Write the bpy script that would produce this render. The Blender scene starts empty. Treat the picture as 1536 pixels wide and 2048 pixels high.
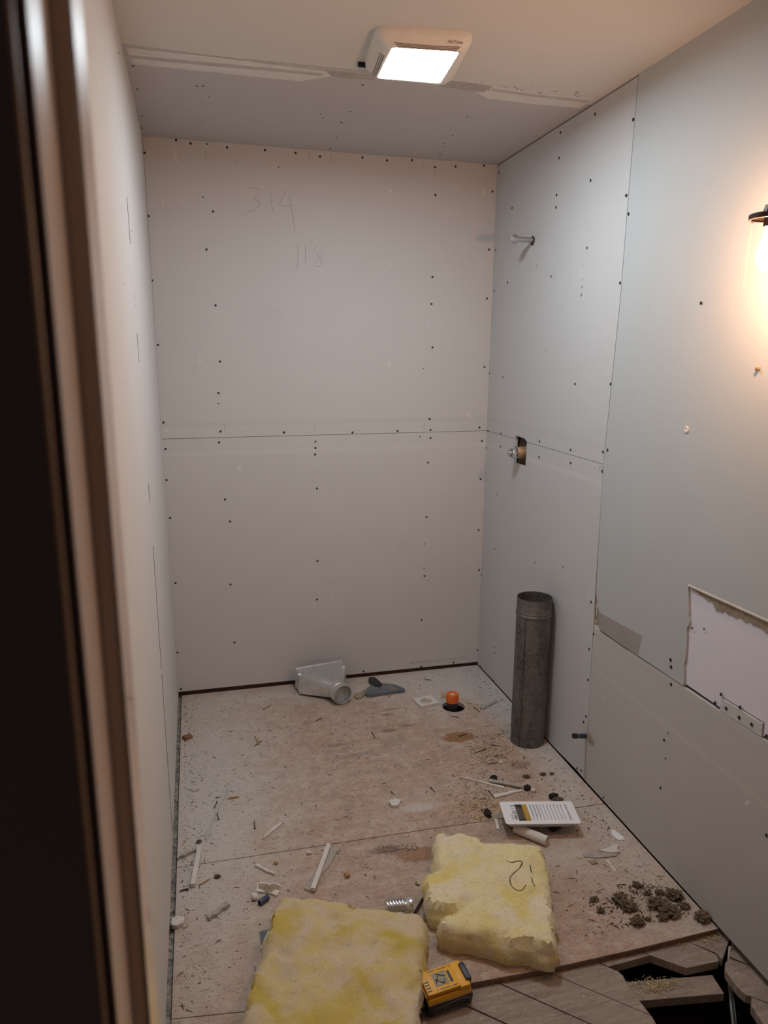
import bpy, bmesh, math, random
from math import sin, cos, pi, sqrt
from mathutils import Vector, Matrix, noise
from mathutils.geometry import tessellate_polygon, delaunay_2d_cdt

scene = bpy.context.scene
COL = scene.collection
random.seed(7)

# ------------------------------------------------------------------ camera
YAW, PIT, ROL = 0.24424046, 0.21762773, 0.00255708
FPX = 1504.2368
CAM = Vector((0.145086, -3.438719, 1.627208))
_f = Vector((sin(YAW) * cos(PIT), cos(YAW) * cos(PIT), -sin(PIT)))
_r = Vector((cos(YAW), -sin(YAW), 0))
_u = _r.cross(_f)
_r, _u = cos(ROL) * _r + sin(ROL) * _u, -sin(ROL) * _r + cos(ROL) * _u
cd = bpy.data.cameras.new('camera')
cam = bpy.data.objects.new('camera', cd)
COL.objects.link(cam)
cam.matrix_world = Matrix(((_r.x, _u.x, -_f.x, CAM.x), (_r.y, _u.y, -_f.y, CAM.y), (_r.z, _u.z, -_f.z, CAM.z), (0, 0, 0, 1)))
cd.sensor_fit = 'VERTICAL'
cd.sensor_height = 36.0
cd.lens = FPX / 2048 * 36.0
cd.clip_start = 0.02
cd.dof.use_dof = True
cd.dof.focus_distance = 2.7
cd.dof.aperture_fstop = 6.5
scene.camera = cam

# ------------------------------------------------------------------ world, exposure, render options
world = bpy.data.worlds.new('world')
scene.world = world
world.use_nodes = True
world.node_tree.nodes['Background'].inputs[0].default_value = (1.0, 0.78, 0.66, 1)
world.node_tree.nodes['Background'].inputs[1].default_value = 0.10
scene.view_settings.view_transform = 'Standard'
scene.view_settings.look = 'None'
scene.view_settings.gamma = 1
scene.view_settings.use_curve_mapping = False
scene.view_settings.exposure = 0.10
scene.cycles.use_denoising = True
scene.cycles.max_bounces = 10
scene.cycles.diffuse_bounces = 6
scene.cycles.caustics_reflective = False
scene.cycles.caustics_refractive = False
scene.cycles.sample_clamp_indirect = 6

FAN_EMIT = 86.0
FAN_RGB = (0.80, 0.92, 1.0)
BULB_EMIT = 350.0
BULB_RGB = (1.0, 0.55, 0.31)


# ------------------------------------------------------------------ picture point -> place in the room
def ray(px, py):
    return _f + _r * ((px - 768) / FPX) - _u * ((py - 1024) / FPX)


def hit(px, py, n, d):
    v = ray(px, py)
    n = Vector(n)
    return CAM + v * ((d - CAM.dot(n)) / v.dot(n))


def fl(px, py, z=0.0):
    return hit(px, py, (0, 0, 1), z)


def bk(px, py, y=0.0):
    return hit(px, py, (0, 1, 0), y)


def ce(px, py, dz=0.0):
    return hit(px, py, (.0156, .0164, 1), 2.453 - dz)


def zc(x, y):
    return 2.453 - .0156 * x - .0164 * y


def xr(y, z):
    t = min(max(-y / 1.9, 0), 1.4)
    k = z / 2.44
    return (1.508 + .020 * k) * (1 - t) + (1.525 - .004 * k) * t


def xl(y, z):
    return -.001 - .009 * z / 2.44


def rt(px, py, off=0.0):
    x = 1.52
    for _ in range(6):
        p = hit(px, py, (1, 0, 0), x - off)
        x = xr(p.y, p.z)
    return p


def lf(px, py):
    x = 0
    for _ in range(6):
        p = hit(px, py, (1, 0, 0), x)
        x = xl(p.y, p.z)
    return p


# ------------------------------------------------------------------ materials
def newmat(name):
    m = bpy.data.materials.new(name)
    m.use_nodes = True
    nt = m.node_tree
    b = nt.nodes['Principled BSDF']
    return m, nt, b


class G:
    """small node helper"""

    def __init__(s, nt):
        s.nt = nt
        tc = nt.nodes.new('ShaderNodeNewGeometry')
        s.pos = tc.outputs['Position']

    def n(s, t, **k):
        o = s.nt.nodes.new(t)
        for a, b in k.items():
            setattr(o, a, b)
        return o

    def l(s, a, b):
        s.nt.links.new(a, b)

    def mapv(s, scale=(1, 1, 1), loc=(0, 0, 0), rz=0.0):
        m = s.n('ShaderNodeMapping')
        m.inputs['Scale'].default_value = scale
        m.inputs['Location'].default_value = loc
        m.inputs['Rotation'].default_value = (0, 0, rz)
        s.l(s.pos, m.inputs['Vector'])
        return m.outputs[0]

    def noise(s, scale, detail=3, vec=None, rough=.5, dist=0):
        o = s.n('ShaderNodeTexNoise')
        o.inputs['Scale'].default_value = scale
        o.inputs['Detail'].default_value = detail
        o.inputs['Roughness'].default_value = rough
        o.inputs['Distortion'].default_value = dist
        s.l(vec or s.pos, o.inputs['Vector'])
        return o.outputs['Fac']

    def ramp(s, fac, stops):
        o = s.n('ShaderNodeValToRGB')
        e = o.color_ramp.elements
        while len(e) < len(stops):
            e.new(0.5)
        for q, (p, c) in zip(e, stops):
            q.position = p
            q.color = (c, c, c, 1) if not isinstance(c, tuple) else (*c, 1)
        s.l(fac, o.inputs[0])
        return o.outputs[0]

    def mix(s, fac, a, b, mode='MIX'):
        o = s.n('ShaderNodeMix', data_type='RGBA', blend_type=mode)
        for sock, v in ((o.inputs[0], fac), (o.inputs[6], a), (o.inputs[7], b)):
            if isinstance(v, (int, float)):
                sock.default_value = v
            elif isinstance(v, tuple):
                sock.default_value = (*v, 1)
            else:
                s.l(v, sock)
        return o.outputs[2]

    def math(s, op, a, b=0.0, c=None):
        o = s.n('ShaderNodeMath', operation=op)
        for i, v in enumerate((a, b) if c is None else (a, b, c)):
            if isinstance(v, (int, float)):
                o.inputs[i].default_value = v
            else:
                s.l(v, o.inputs[i])
        return o.outputs[0]

    def bump(s, h, strength, dist=.01):
        o = s.n('ShaderNodeBump')
        o.inputs['Strength'].default_value = strength
        o.inputs['Distance'].default_value = dist
        s.l(h, o.inputs['Height'])
        return o.outputs[0]

    def blob(s, cx, cy, rx, ry, wob=.35, sc=9.0, soft=.25, ang=0.0):
        """ragged elliptical mark on the floor, 1 inside"""
        m = s.n('ShaderNodeMapping', vector_type='TEXTURE')
        m.inputs['Location'].default_value = (cx, cy, 0)
        m.inputs['Rotation'].default_value = (0, 0, ang)
        m.inputs['Scale'].default_value = (rx, ry, 1e3)
        s.l(s.pos, m.inputs['Vector'])
        ln = s.n('ShaderNodeVectorMath', operation='LENGTH')
        s.l(m.outputs[0], ln.inputs[0])
        nz = s.noise(sc, 5, rough=.65)
        v = s.math('ADD', ln.outputs['Value'], s.math('MULTIPLY', s.math('SUBTRACT', nz, .5), wob * 4))
        return s.ramp(v, [(max(0, 1 - soft) * .5, 1.0), (.5 * (1 + soft), 0.0)]) if False else s.clampinv(v, soft)

    def clampinv(s, v, soft):
        o = s.n('ShaderNodeMapRange')
        o.inputs['From Min'].default_value = 1 - soft
        o.inputs['From Max'].default_value = 1 + soft
        o.inputs['To Min'].default_value = 1
        o.inputs['To Max'].default_value = 0
        s.l(v, o.inputs['Value'])
        return o.outputs[0]


def plain(name, rgb, rough=.6, metal=0.0, var=.08, sc=40, bump=0.0, coat=0.0):
    m, nt, b = newmat(name)
    g = G(nt)
    nz = g.noise(sc, 4)
    dk = tuple(c * (1 - var) for c in rgb)
    lt = tuple(min(1, c * (1 + var)) for c in rgb)
    g.l(g.ramp(nz, [(.3, dk), (.7, lt)]), b.inputs['Base Color'])
    b.inputs['Roughness'].default_value = rough
    b.inputs['Metallic'].default_value = metal
    if coat:
        b.inputs['Coat Weight'].default_value = coat
    if bump:
        g.l(g.bump(nz, bump, .004), b.inputs['Normal'])
    return m


def drywall_mat(name, rgb, band=None, scuff=True, rough=.75):
    m, nt, b = newmat(name)
    g = G(nt)
    base = g.mix(g.ramp(g.noise(1.3, 3), [(.3, 0.0), (.7, 1.0)]), rgb, tuple(c * .955 for c in rgb))
    # fine paper weave
    w = g.noise(220, 2, g.mapv((1, 1, .25)))
    base = g.mix(g.ramp(w, [(.35, 0.0), (.7, .10)]), base, tuple(c * .8 for c in rgb))
    if scuff:
        s1 = g.noise(3.0, 6, g.mapv((1, 1, 2.4)), .7)
        base = g.mix(g.ramp(s1, [(.62, 0.0), (.80, .35)]), base, tuple(c * .78 for c in rgb))
        s2 = g.noise(8, 2)
        s3 = g.noise(60, 3, g.mapv((1, 1, .5)))
        base = g.mix(g.math('MULTIPLY', g.ramp(s2, [(.66, 0.0), (.72, .5)]), g.ramp(s3, [(.6, 0.0), (.66, 1.0)])), base, (.86, .85, .83))
        v = g.n('ShaderNodeTexVoronoi')
        v.inputs['Scale'].default_value = 9
        g.l(g.pos, v.inputs['Vector'])
        base = g.mix(g.ramp(v.outputs['Distance'], [(.0, .75), (.03, 0.0)]), base, (.17, .16, .15))
    if band is not None:  # the tapered factory edge next to a joint, faint darker strip above and lighter below
        sp = g.n('ShaderNodeSeparateXYZ')
        g.l(g.pos, sp.inputs[0])
        for z0, k in ((band + .062, .90), (band - .068, 1.07)):
            d = g.math('ABSOLUTE', g.math('SUBTRACT', sp.outputs[2], z0))
            base = g.mix(g.ramp(g.math('MULTIPLY', d, 40), [(.2, .55), (.5, 0.0)]), base, tuple(min(1, c * k) for c in rgb))
    g.l(base, b.inputs['Base Color'])
    b.inputs['Roughness'].default_value = rough
    b.inputs['Specular IOR Level'].default_value = .3
    g.l(g.bump(w, .06, .001), b.inputs['Normal'])
    return m


M = {}
M['dw_back'] = drywall_mat('drywall paper back', (.64, .61, .595), 1.222)
M['dw_right'] = drywall_mat('drywall paper right', (.60, .60, .60), 1.222)
M['dw_left'] = drywall_mat('drywall paper left', (.66, .645, .63))
M['dw_low'] = drywall_mat('drywall paper low panel', (.56, .545, .525), .54)
M['green'] = drywall_mat('greenboard', (.525, .555, .56), scuff=False, rough=.55)
M['lavender'] = drywall_mat('pale painted board', (.78, .76, .84), scuff=False)
M['ceil_old'] = drywall_mat('ceiling paint', (.68, .65, .61), scuff=False, rough=.85)
M['ceil_new'] = drywall_mat('ceiling drywall', (.53, .51, .505), scuff=False)
M['mud'] = plain('joint compound', (.70, .665, .625), .9, var=.05, sc=25, bump=.15)
M['mud_grey'] = plain('joint tape', (.49, .47, .45), .9, var=.08, sc=30)
M['bare'] = plain('bare patch', (.36, .33, .305), .8, var=.05, sc=14)
M['gap'] = plain('dark gap', (.045, .033, .028), .95)
M['wood_dark'] = plain('dark wood backing', (.10, .06, .042), .9, var=.3, sc=30)
M['gypsum'] = plain('gypsum', (.68, .65, .60), .9, var=.1, sc=80, bump=.3)
M['kraft'] = plain('torn brown paper', (.33, .27, .19), .9, var=.25, sc=60, bump=.2)
M['paper'] = plain('grey paper', (.42, .385, .35), .9, var=.15, sc=60)
M['screw'] = plain('black screw', (.02, .018, .02), .4, .3)
M['nail'] = plain('rusty nail', (.085, .055, .04), .55, .6, var=.4, sc=300)
M['pencil'] = plain('pencil', (.38, .355, .34), .9)
M['ink'] = plain('faint ink', (.42, .39, .37), .9)
M['stamp'] = plain('dark stamp ink', (.13, .085, .065), .9, var=.4, sc=120)
M['chrome'] = plain('chrome', (.75, .77, .78), .18, 1.0, var=.04)
M['steel'] = plain('dull steel', (.50, .50, .50), .35, 1.0, var=.1)
M['black'] = plain('black plastic', (.018, .018, .022), .42, var=.3, sc=60)
M['black_dull'] = plain('charred black', (.02, .017, .016), .9, var=.4, sc=90, bump=.4)
M['yellow'] = plain('yellow plastic', (.82, .43, .018), .45, var=.06)
M['yellow_dk'] = plain('amber plastic', (.50, .22, .012), .5, var=.06)
M['label_grey'] = plain('grey label', (.33, .30, .20), .5, var=.25, sc=200)
M['white_pl'] = plain('white plastic', (.88, .89, .92), .3, var=.02)
M['clear_pl'] = plain('translucent tray plastic', (.52, .53, .56), .15, var=.05)
M['gold'] = plain('gold print', (.50, .30, .05), .5)
M['print_grey'] = plain('grey print', (.42, .42, .46), .5)
M['fan_pl'] = plain('aged white plastic', (.78, .74, .68), .5, var=.03)
M['fan_slot'] = plain('vent slot', (.25, .20, .17), .8)
M['orange'] = plain('orange plastic', (.78, .17, .03), .4, var=.08, sc=25)
M['blue'] = plain('blue tube', (.035, .05, .10), .4, var=.2)
M['tan'] = plain('tan brass body', (.46, .30, .18), .45, .3, var=.2, sc=60)
M['bronze'] = plain('dark bronze', (.065, .042, .035), .4, .7)
M['door_dark'] = plain('dark brown paint', (.030, .015, .013), .45, var=.15, sc=6)
M['bead_glint'] = plain('golden edge glint', (.50, .32, .20), .35, var=.15, sc=8)  # lighter golden brown paints the light caught on the casing's edge
M['cream'] = plain('cream gloss paint', (.82, .70, .61), .28, var=.02, sc=3, bump=.0, coat=.35)
M['jamb_shade_plaster'] = plain('shaded cream jamb and plaster', (.36, .25, .19), .5, var=.1, sc=5)  # shade of the stop's cream face put into brown; front wall plaster too
M['chip'] = plain('wood chip', (.42, .25, .12), .8, var=.3, sc=90)
M['chip_red'] = plain('reddish wood chip', (.27, .12, .06), .8, var=.3, sc=90)
M['slate'] = plain('slate grey scrap', (.13, .15, .17), .5, var=.2)
M['dirt'] = plain('dirt clump', (.15, .11, .072), .95, var=.5, sc=140, bump=.8)
M['straw'] = plain('straw insulation', (.42, .33, .17), .95, var=.5, sc=140, bump=.6)
M['crumb_light'] = plain('gypsum crumbs', (.66, .61, .54), .95, var=.2, sc=200)
M['crumb_dark'] = plain('dark crumbs', (.22, .155, .11), .95, var=.5, sc=200)
M['sill'] = plain('dusty sill', (.30, .27, .24), .95, var=.75, sc=70, bump=.8)
M['plate_blue'] = plain('dull zinc plate', (.42, .47, .48), .5, .35, var=.2, sc=30)
M['dust'] = plain('dusty paper', (.50, .475, .445), .95, var=.15, sc=60)
M['cable'] = plain('grey cable', (.50, .50, .47), .5)
M['marker'] = plain('marker line', (.10, .09, .05), .9)


def galv_mat():
    m, nt, b = newmat('weathered galvanized steel')
    g = G(nt)
    v = g.n('ShaderNodeTexVoronoi')
    v.inputs['Scale'].default_value = 190
    g.l(g.pos, v.inputs['Vector'])
    a = g.noise(60, 5, rough=.7)
    c = g.mix(g.ramp(a, [(.35, 0.0), (.7, 1.0)]), (.062, .062, .058), (.185, .183, .172))
    c = g.mix(g.ramp(g.noise(14, 4, g.mapv((1, 1, .4))), [(.45, 0.0), (.7, .6)]), c, (.28, .272, .255))
    bw = g.n('ShaderNodeRGBToBW')
    g.l(v.outputs['Color'], bw.inputs[0])
    c = g.mix(g.ramp(bw.outputs[0], [(.4, 0.0), (.9, .25)]), c, (.36, .34, .32))
    g.l(c, b.inputs['Base Color'])
    b.inputs['Metallic'].default_value = .55
    b.inputs['Roughness'].default_value = .52
    g.l(g.bump(a, .15, .001), b.inputs['Normal'])
    return m


def newgalv_mat():
    m, nt, b = newmat('bright galvanized sheet')
    g = G(nt)
    a = g.noise(30, 4, dist=.6)
    g.l(g.ramp(a, [(.3, (.72, .74, .75)), (.7, (.88, .90, .90))]), b.inputs['Base Color'])
    b.inputs['Metallic'].default_value = .95
    g.l(g.ramp(a, [(.3, .40), (.7, .30)]), b.inputs['Roughness'])
    g.l(g.bump(g.noise(9, 2), .08, .01), b.inputs['Normal'])
    return m


def batt_mat(name, c1, c2, c3):
    m, nt, b = newmat(name)
    g = G(nt)
    a = g.ramp(g.noise(9, 5, rough=.6, dist=.8), [(.42, 0.0), (.58, 1.0)])
    c = g.mix(a, c1, c2)
    y = g.ramp(g.noise(5.5, 3, g.mapv((1, 1, 1), (3.1, 1.7, 0)), dist=.8), [(.52, 0.0), (.66, .9)])
    c = g.mix(y, c, c3)
    c = g.mix(g.ramp(g.noise(14, 5, g.mapv((1, 2.2, 1), (7, 1, 0)), .65), [(.56, 0.0), (.72, .45)]), c, tuple(q * .55 for q in c1))
    f = g.noise(260, 4, rough=.7)
    c = g.mix(g.ramp(f, [(.3, .22), (.6, 0.0)]), c, tuple(q * .6 for q in c1))
    v = g.n('ShaderNodeTexVoronoi')
    v.inputs['Scale'].default_value = 22
    g.l(g.pos, v.inputs['Vector'])
    c = g.mix(g.ramp(v.outputs['Distance'], [(.0, .7), (.06, 0.0)]), c, (.20, .15, .06))
    g.l(c, b.inputs['Base Color'])
    b.inputs['Roughness'].default_value = 1
    b.inputs['Specular IOR Level'].default_value = .1
    b.inputs['Sheen Weight'].default_value = .25
    b.inputs['Subsurface Weight'].default_value = .0
    h = g.math('ADD', g.math('MULTIPLY', g.noise(40, 5, rough=.7, dist=1.0), 1.0), g.math('MULTIPLY', f, .35))
    g.l(g.bump(h, .55, .008), b.inputs['Normal'])
    return m


M['galv'] = galv_mat()
M['galv_new'] = newgalv_mat()
M['batt_a'] = batt_mat('yellow glass wool', (.72, .59, .26), (.72, .60, .44), (.62, .47, .06))
M['batt_b'] = batt_mat('pale yellow glass wool', (.90, .80, .46), (.88, .78, .58), (.84, .70, .24))
M['fibre'] = plain('wool fibres', (.76, .66, .40), 1.0)


def ply_mat():
    m, nt, b = newmat('dusty plywood')
    g = G(nt)
    gr = g.noise(5, 6, g.mapv((1, 9, 1)), .62, 1.2)
    c = g.mix(g.ramp(gr, [(.3, 0.0), (.7, 1.0)]), (.42, .285, .21), (.57, .42, .33))
    gr2 = g.noise(30, 5, g.mapv((1, 14, 1)), .6)
    c = g.mix(g.ramp(gr2, [(.42, .40), (.56, 0.0)]), c, (.36, .255, .19))
    # grey-white dust film
    d = g.ramp(g.noise(4.2, 6, g.mapv((1, 1, 1), (2, 5, 0)), .62), [(.40, 0.0), (.68, 1.0)])
    c = g.mix(g.math('MULTIPLY', d, .45), c, (.575, .50, .435))
    d2 = g.ramp(g.noise(16, 6, rough=.7), [(.46, 0.0), (.62, .55)])
    c = g.mix(d2, c, (.33, .25, .205))
    d3 = g.ramp(g.noise(22, 5, g.mapv((1, 1, 1), (3, 8, 1)), .7), [(.50, 0.0), (.66, .6)])
    c = g.mix(d3, c, (.62, .545, .47))
    for (x, y, rx, ry, k, sf) in ((.12, -.75, .26, .70, .85, .6), (1.30, -.16, .30, .30, .9, .6), (1.47, -.75, .08, .9, .8, .7), (.62, -.12, .5, .09, .5, .7), (.10, -1.28, .13, .45, .7, .6),
                                (1.38, -1.58, .13, .30, .35, .7), (1.22, -1.50, .08, .05, .6, .8), (.85, -1.12, .07, .02, .8, .6)):
        c = g.mix(g.math('MULTIPLY', g.blob(x, y, rx, ry, .45, 9, sf), k * .85), c, (.61, .59, .555))
    for (px, py, rx, ry, col, k, sf, wob) in (
            (918, 1474, .070, .040, (.27, .125, .045), .9, .12, .22), (1040, 1530, .040, .030, (.23, .17, .13), .8, .3, .5),
            (838, 1708, .075, .035, (.30, .155, .085), .8, .15, .3), (775, 1700, .05, .02, (.16, .11, .09), .75, .3, .5),
            (783, 1418, .035, .008, (.24, .18, .15), .7, .4, .4), (775, 1429, .028, .010, (.22, .17, .14), .75, .4, .4),
            (815, 1451, .032, .010, (.22, .17, .13), .75, .4, .4), (779, 1461, .032, .012, (.20, .14, .11), .8, .4, .4),
            (676, 1490, .035, .012, (.22, .16, .12), .7, .4, .4), (800, 1480, .04, .025, (.34, .29, .26), .5, .4, .6),
            (700, 1512, .09, .015, (.30, .24, .21), .5, .4, .8), (940, 1560, .03, .012, (.32, .24, .18), .5, .4, .4),
            (960, 1615, .10, .05, (.50, .32, .18), .55, .6, .5), (1000, 1510, .12, .08, (.50, .34, .20), .35, .7, .5),
            (1020, 1660, .11, .06, (.30, .22, .16), .55, .6, .5), (1340, 1800, .10, .07, (.42, .36, .29), .6, .6, .6),
            (830, 1640, .05, .01, (.40, .28, .18), .6, .4, .5), (1050, 1780, .25, .1, (.40, .31, .25), .25, .8, .5),
            (1052, 1553, .02, .012, (.22, .16, .12), .8, .3, .4)):
        p = fl(px, py)
        c = g.mix(g.math('MULTIPLY', g.blob(p.x, p.y, rx, ry, wob, 28, sf), k), c, col)
    # specks and scratches
    sp = g.noise(75, 4, g.mapv((1, 1.8, 1)), .72)
    c = g.mix(g.ramp(sp, [(.565, 0.0), (.64, .75)]), c, (.24, .165, .12))
    sp2 = g.noise(130, 3, g.mapv((1, 1.4, 1), (9, 2, 0)), .7)
    c = g.mix(g.ramp(sp2, [(.57, 0.0), (.68, .7)]), c, (.68, .61, .54))
    ln = g.noise(34, 3, g.mapv((.6, 5, 1), (4, 4, 0), .4), .6)
    c = g.mix(g.ramp(ln, [(.66, 0.0), (.70, .55)]), c, (.25, .17, .12))
    g.l(c, b.inputs['Base Color'])
    b.inputs['Roughness'].default_value = .85
    b.inputs['Specular IOR Level'].default_value = .25
    g.l(g.bump(g.math('ADD', gr2, sp), .35, .0025), b.inputs['Normal'])
    return m


def board_mat():
    m, nt, b = newmat('old subfloor boards')
    g = G(nt)
    a = math.radians(35)
    gr = g.noise(9, 6, g.mapv((1, 8, 1), rz=a), .65, 1.0)
    c = g.mix(g.ramp(gr, [(.3, 0.0), (.7, 1.0)]), (.25, .20, .165), (.41, .345, .295))
    c = g.mix(g.ramp(g.noise(7, 5, rough=.7), [(.5, 0.0), (.72, .6)]), c, (.22, .18, .15))
    c = g.mix(g.ramp(g.noise(90, 4, rough=.7), [(.60, 0.0), (.70, .8)]), c, (.16, .12, .09))
    c = g.mix(g.ramp(g.noise(120, 3, g.mapv((1, 1, 1), (5, 5, 0))), [(.62, 0.0), (.7, .6)]), c, (.55, .48, .38))
    g.l(c, b.inputs['Base Color'])
    b.inputs['Roughness'].default_value = .9
    g.l(g.bump(gr, .3, .003), b.inputs['Normal'])
    return m


M['ply'] = ply_mat()
M['ply_edge'] = plain('plywood edge', (.20, .125, .085), .9, var=.3, sc=60)
M['board'] = board_mat()


def emit(name, rgb, s):
    m = bpy.data.materials.new(name)
    m.use_nodes = True
    nt = m.node_tree
    nt.nodes.clear()
    e = nt.nodes.new('ShaderNodeEmission')
    e.inputs[0].default_value = (*rgb, 1)
    e.inputs[1].default_value = s
    o = nt.nodes.new('ShaderNodeOutputMaterial')
    nt.links.new(e.outputs[0], o.inputs[0])
    return m


M['lens'] = emit('glowing light panel', FAN_RGB, FAN_EMIT)
M['bulb'] = emit('glowing warm bulb', BULB_RGB, BULB_EMIT)


def glass_mat():
    m = bpy.data.materials.new('thin clear glass')
    m.use_nodes = True
    nt = m.node_tree
    nt.nodes.clear()
    t = nt.nodes.new('ShaderNodeBsdfTransparent')
    t.inputs[0].default_value = (.99, .985, .98, 1)
    gl = nt.nodes.new('ShaderNodeBsdfGlossy')
    gl.inputs['Roughness'].default_value = .05
    lw = nt.nodes.new('ShaderNodeLayerWeight')
    lw.inputs[0].default_value = .10
    mx = nt.nodes.new('ShaderNodeMixShader')
    o = nt.nodes.new('ShaderNodeOutputMaterial')
    mu = nt.nodes.new('ShaderNodeMath')
    mu.operation = 'MULTIPLY'
    mu.inputs[1].default_value = .55
    nt.links.new(lw.outputs['Fresnel'], mu.inputs[0])
    nt.links.new(mu.outputs[0], mx.inputs[0])
    nt.links.new(t.outputs[0], mx.inputs[1])
    nt.links.new(gl.outputs[0], mx.inputs[2])
    nt.links.new(mx.outputs[0], o.inputs[0])
    return m


M['glass'] = glass_mat()

# ------------------------------------------------------------------ object helpers
ROOT = {}


def tag(o, label=None, cat=None, group=None, kind=None):
    if label: o['label'] = label
    if cat: o['category'] = cat
    if group: o['group'] = group
    if kind: o['kind'] = kind
    return o


def thing(name, label, cat, loc, group=None, kind=None):
    o = bpy.data.objects.new(name, None)
    o.empty_display_size = .05
    COL.objects.link(o)
    o.location = loc
    ROOT[o] = Vector(loc)
    return tag(o, label, cat, group, kind)


def obj(name, bm, mat, parent=None, base=None, smooth=False):
    """link bm (in room coordinates) as one mesh object"""
    org = ROOT[parent] if parent is not None else Vector(base or (0, 0, 0))
    for v in bm.verts:
        v.co -= org
    bmesh.ops.recalc_face_normals(bm, faces=bm.faces)
    me = bpy.data.meshes.new(name)
    bm.to_mesh(me)
    bm.free()
    for m in (mat if isinstance(mat, (list, tuple)) else [mat]):
        me.materials.append(m)
    if smooth:
        for p in me.polygons:
            p.use_smooth = True
        try:
            me.set_sharp_from_angle(angle=math.radians(38))
        except Exception:
            pass
    o = bpy.data.objects.new(name, me)
    COL.objects.link(o)
    if parent is not None:
        o.parent = parent
    else:
        o.location = org
    ROOT[o] = org
    return o


def base_of(pts, z=None):
    c = sum((Vector(p) for p in pts), Vector()) / len(pts)
    if z is not None: c.z = z
    return c


def box(bm, lo, hi, mat=None, bev=0.0):
    vs = [bm.verts.new((x, y, z)) for x in (lo[0], hi[0]) for y in (lo[1], hi[1]) for z in (lo[2], hi[2])]
    fs = [bm.faces.new([vs[i] for i in q]) for q in ((0, 1, 3, 2), (4, 6, 7, 5), (0, 4, 5, 1), (2, 3, 7, 6), (0, 2, 6, 4), (1, 5, 7, 3))]
    if mat is not None:
        R, T = mat
        for v in vs: v.co = R @ v.co + T
    if bev:
        es = set(e for f in fs for e in f.edges)
        bmesh.ops.bevel(bm, geom=list(es), offset=bev, segments=2, affect='EDGES', profile=.6)
    return vs


def cyl(bm, a, b, r0, r1=None, n=24, cap0=True, cap1=True):
    a, b = Vector(a), Vector(b)
    r1 = r0 if r1 is None else r1
    d = (b - a).normalized()
    s = d.orthogonal().normalized()
    t = d.cross(s)
    A = [bm.verts.new(a + (s * cos(2 * pi * i / n) + t * sin(2 * pi * i / n)) * r0) for i in range(n)]
    B = [bm.verts.new(b + (s * cos(2 * pi * i / n) + t * sin(2 * pi * i / n)) * r1) for i in range(n)]
    for i in range(n):
        bm.faces.new((A[i], A[(i + 1) % n], B[(i + 1) % n], B[i]))
    if cap0: bm.faces.new(A[::-1])
    if cap1: bm.faces.new(B)


def lathe(bm, a, axis, prof, n=32):
    """prof: list of (distance along the axis, radius)"""
    a, d = Vector(a), Vector(axis).normalized()
    s = d.orthogonal().normalized()
    t = d.cross(s)
    rings = []
    for h, r in prof:
        if r < 1e-6:
            rings.append([bm.verts.new(a + d * h)])
        else:
            rings.append([bm.verts.new(a + d * h + (s * cos(2 * pi * i / n) + t * sin(2 * pi * i / n)) * r) for i in range(n)])
    for A, B in zip(rings, rings[1:]):
        for i in range(n):
            j = (i + 1) % n
            if len(A) == 1 and len(B) == 1: continue
            if len(A) == 1: bm.faces.new((A[0], B[j], B[i]))
            elif len(B) == 1: bm.faces.new((A[i], A[j], B[0]))
            else: bm.faces.new((A[i], A[j], B[j], B[i]))


def tube(bm, pts, r, n=8, r_end=None):
    pts = [Vector(p) for p in pts]
    rings = []
    up = Vector((0, 0, 1))
    for i, p in enumerate(pts):
        d = (pts[min(i + 1, len(pts) - 1)] - pts[max(i - 1, 0)]).normalized()
        s = d.cross(up)
        if s.length < 1e-3: s = d.cross(Vector((1, 0, 0)))
        s.normalize()
        t = d.cross(s)
        rr = r if r_end is None else r + (r_end - r) * i / (len(pts) - 1)
        rings.append([bm.verts.new(p + (s * cos(2 * pi * k / n) + t * sin(2 * pi * k / n)) * rr) for k in range(n)])
    for A, B in zip(rings, rings[1:]):
        for i in range(n):
            bm.faces.new((A[i], A[(i + 1) % n], B[(i + 1) % n], B[i]))
    bm.faces.new(rings[0][::-1])
    bm.faces.new(rings[-1])


def smoothpath(pts, k=5):
    pts = [Vector(p) for p in pts]
    out = []
    for i in range(len(pts) - 1):
        p0, p1, p2, p3 = pts[max(i - 1, 0)], pts[i], pts[i + 1], pts[min(i + 2, len(pts) - 1)]
        for j in range(k):
            t = j / k
            out.append(.5 * ((2 * p1) + (p2 - p0) * t + (2 * p0 - 5 * p1 + 4 * p2 - p3) * t * t + (3 * p1 - p0 - 3 * p2 + p3) * t ** 3))
    out.append(pts[-1])
    return out


def plate(bm, outer, holes, fn, t0, t1):
    """extruded polygon with holes; fn(u, v, w) -> room point"""
    loops = [list(outer)] + [list(h) for h in holes]
    tris = tessellate_polygon([[Vector((u, v, 0)) for u, v in l] for l in loops])
    flat = [p for l in loops for p in l]
    A = [bm.verts.new(fn(u, v, t0)) for u, v in flat]
    B = [bm.verts.new(fn(u, v, t1)) for u, v in flat]
    for a, b, c in tris:
        try:
            bm.faces.new((A[a], A[b], A[c]))
            bm.faces.new((B[c], B[b], B[a]))
        except ValueError:
            pass
    k = 0
    for l in loops:
        n = len(l)
        for i in range(n):
            a, b = k + i, k + (i + 1) % n
            bm.faces.new((A[a], A[b], B[b], B[a]))
        k += n


def fnB(u, v, w): return Vector((u, w, v))                  # back wall: u = x, v = z, w into the wall
def fnR(u, v, w): return Vector((xr(u, v) + w, u, v))       # right wall: u = y, v = z
def fnL(u, v, w): return Vector((xl(u, v) - w, u, v))
def fnC(u, v, w): return Vector((u, v, zc(u, v) + w))
def fnF(u, v, w): return Vector((u, v, w))


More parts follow.
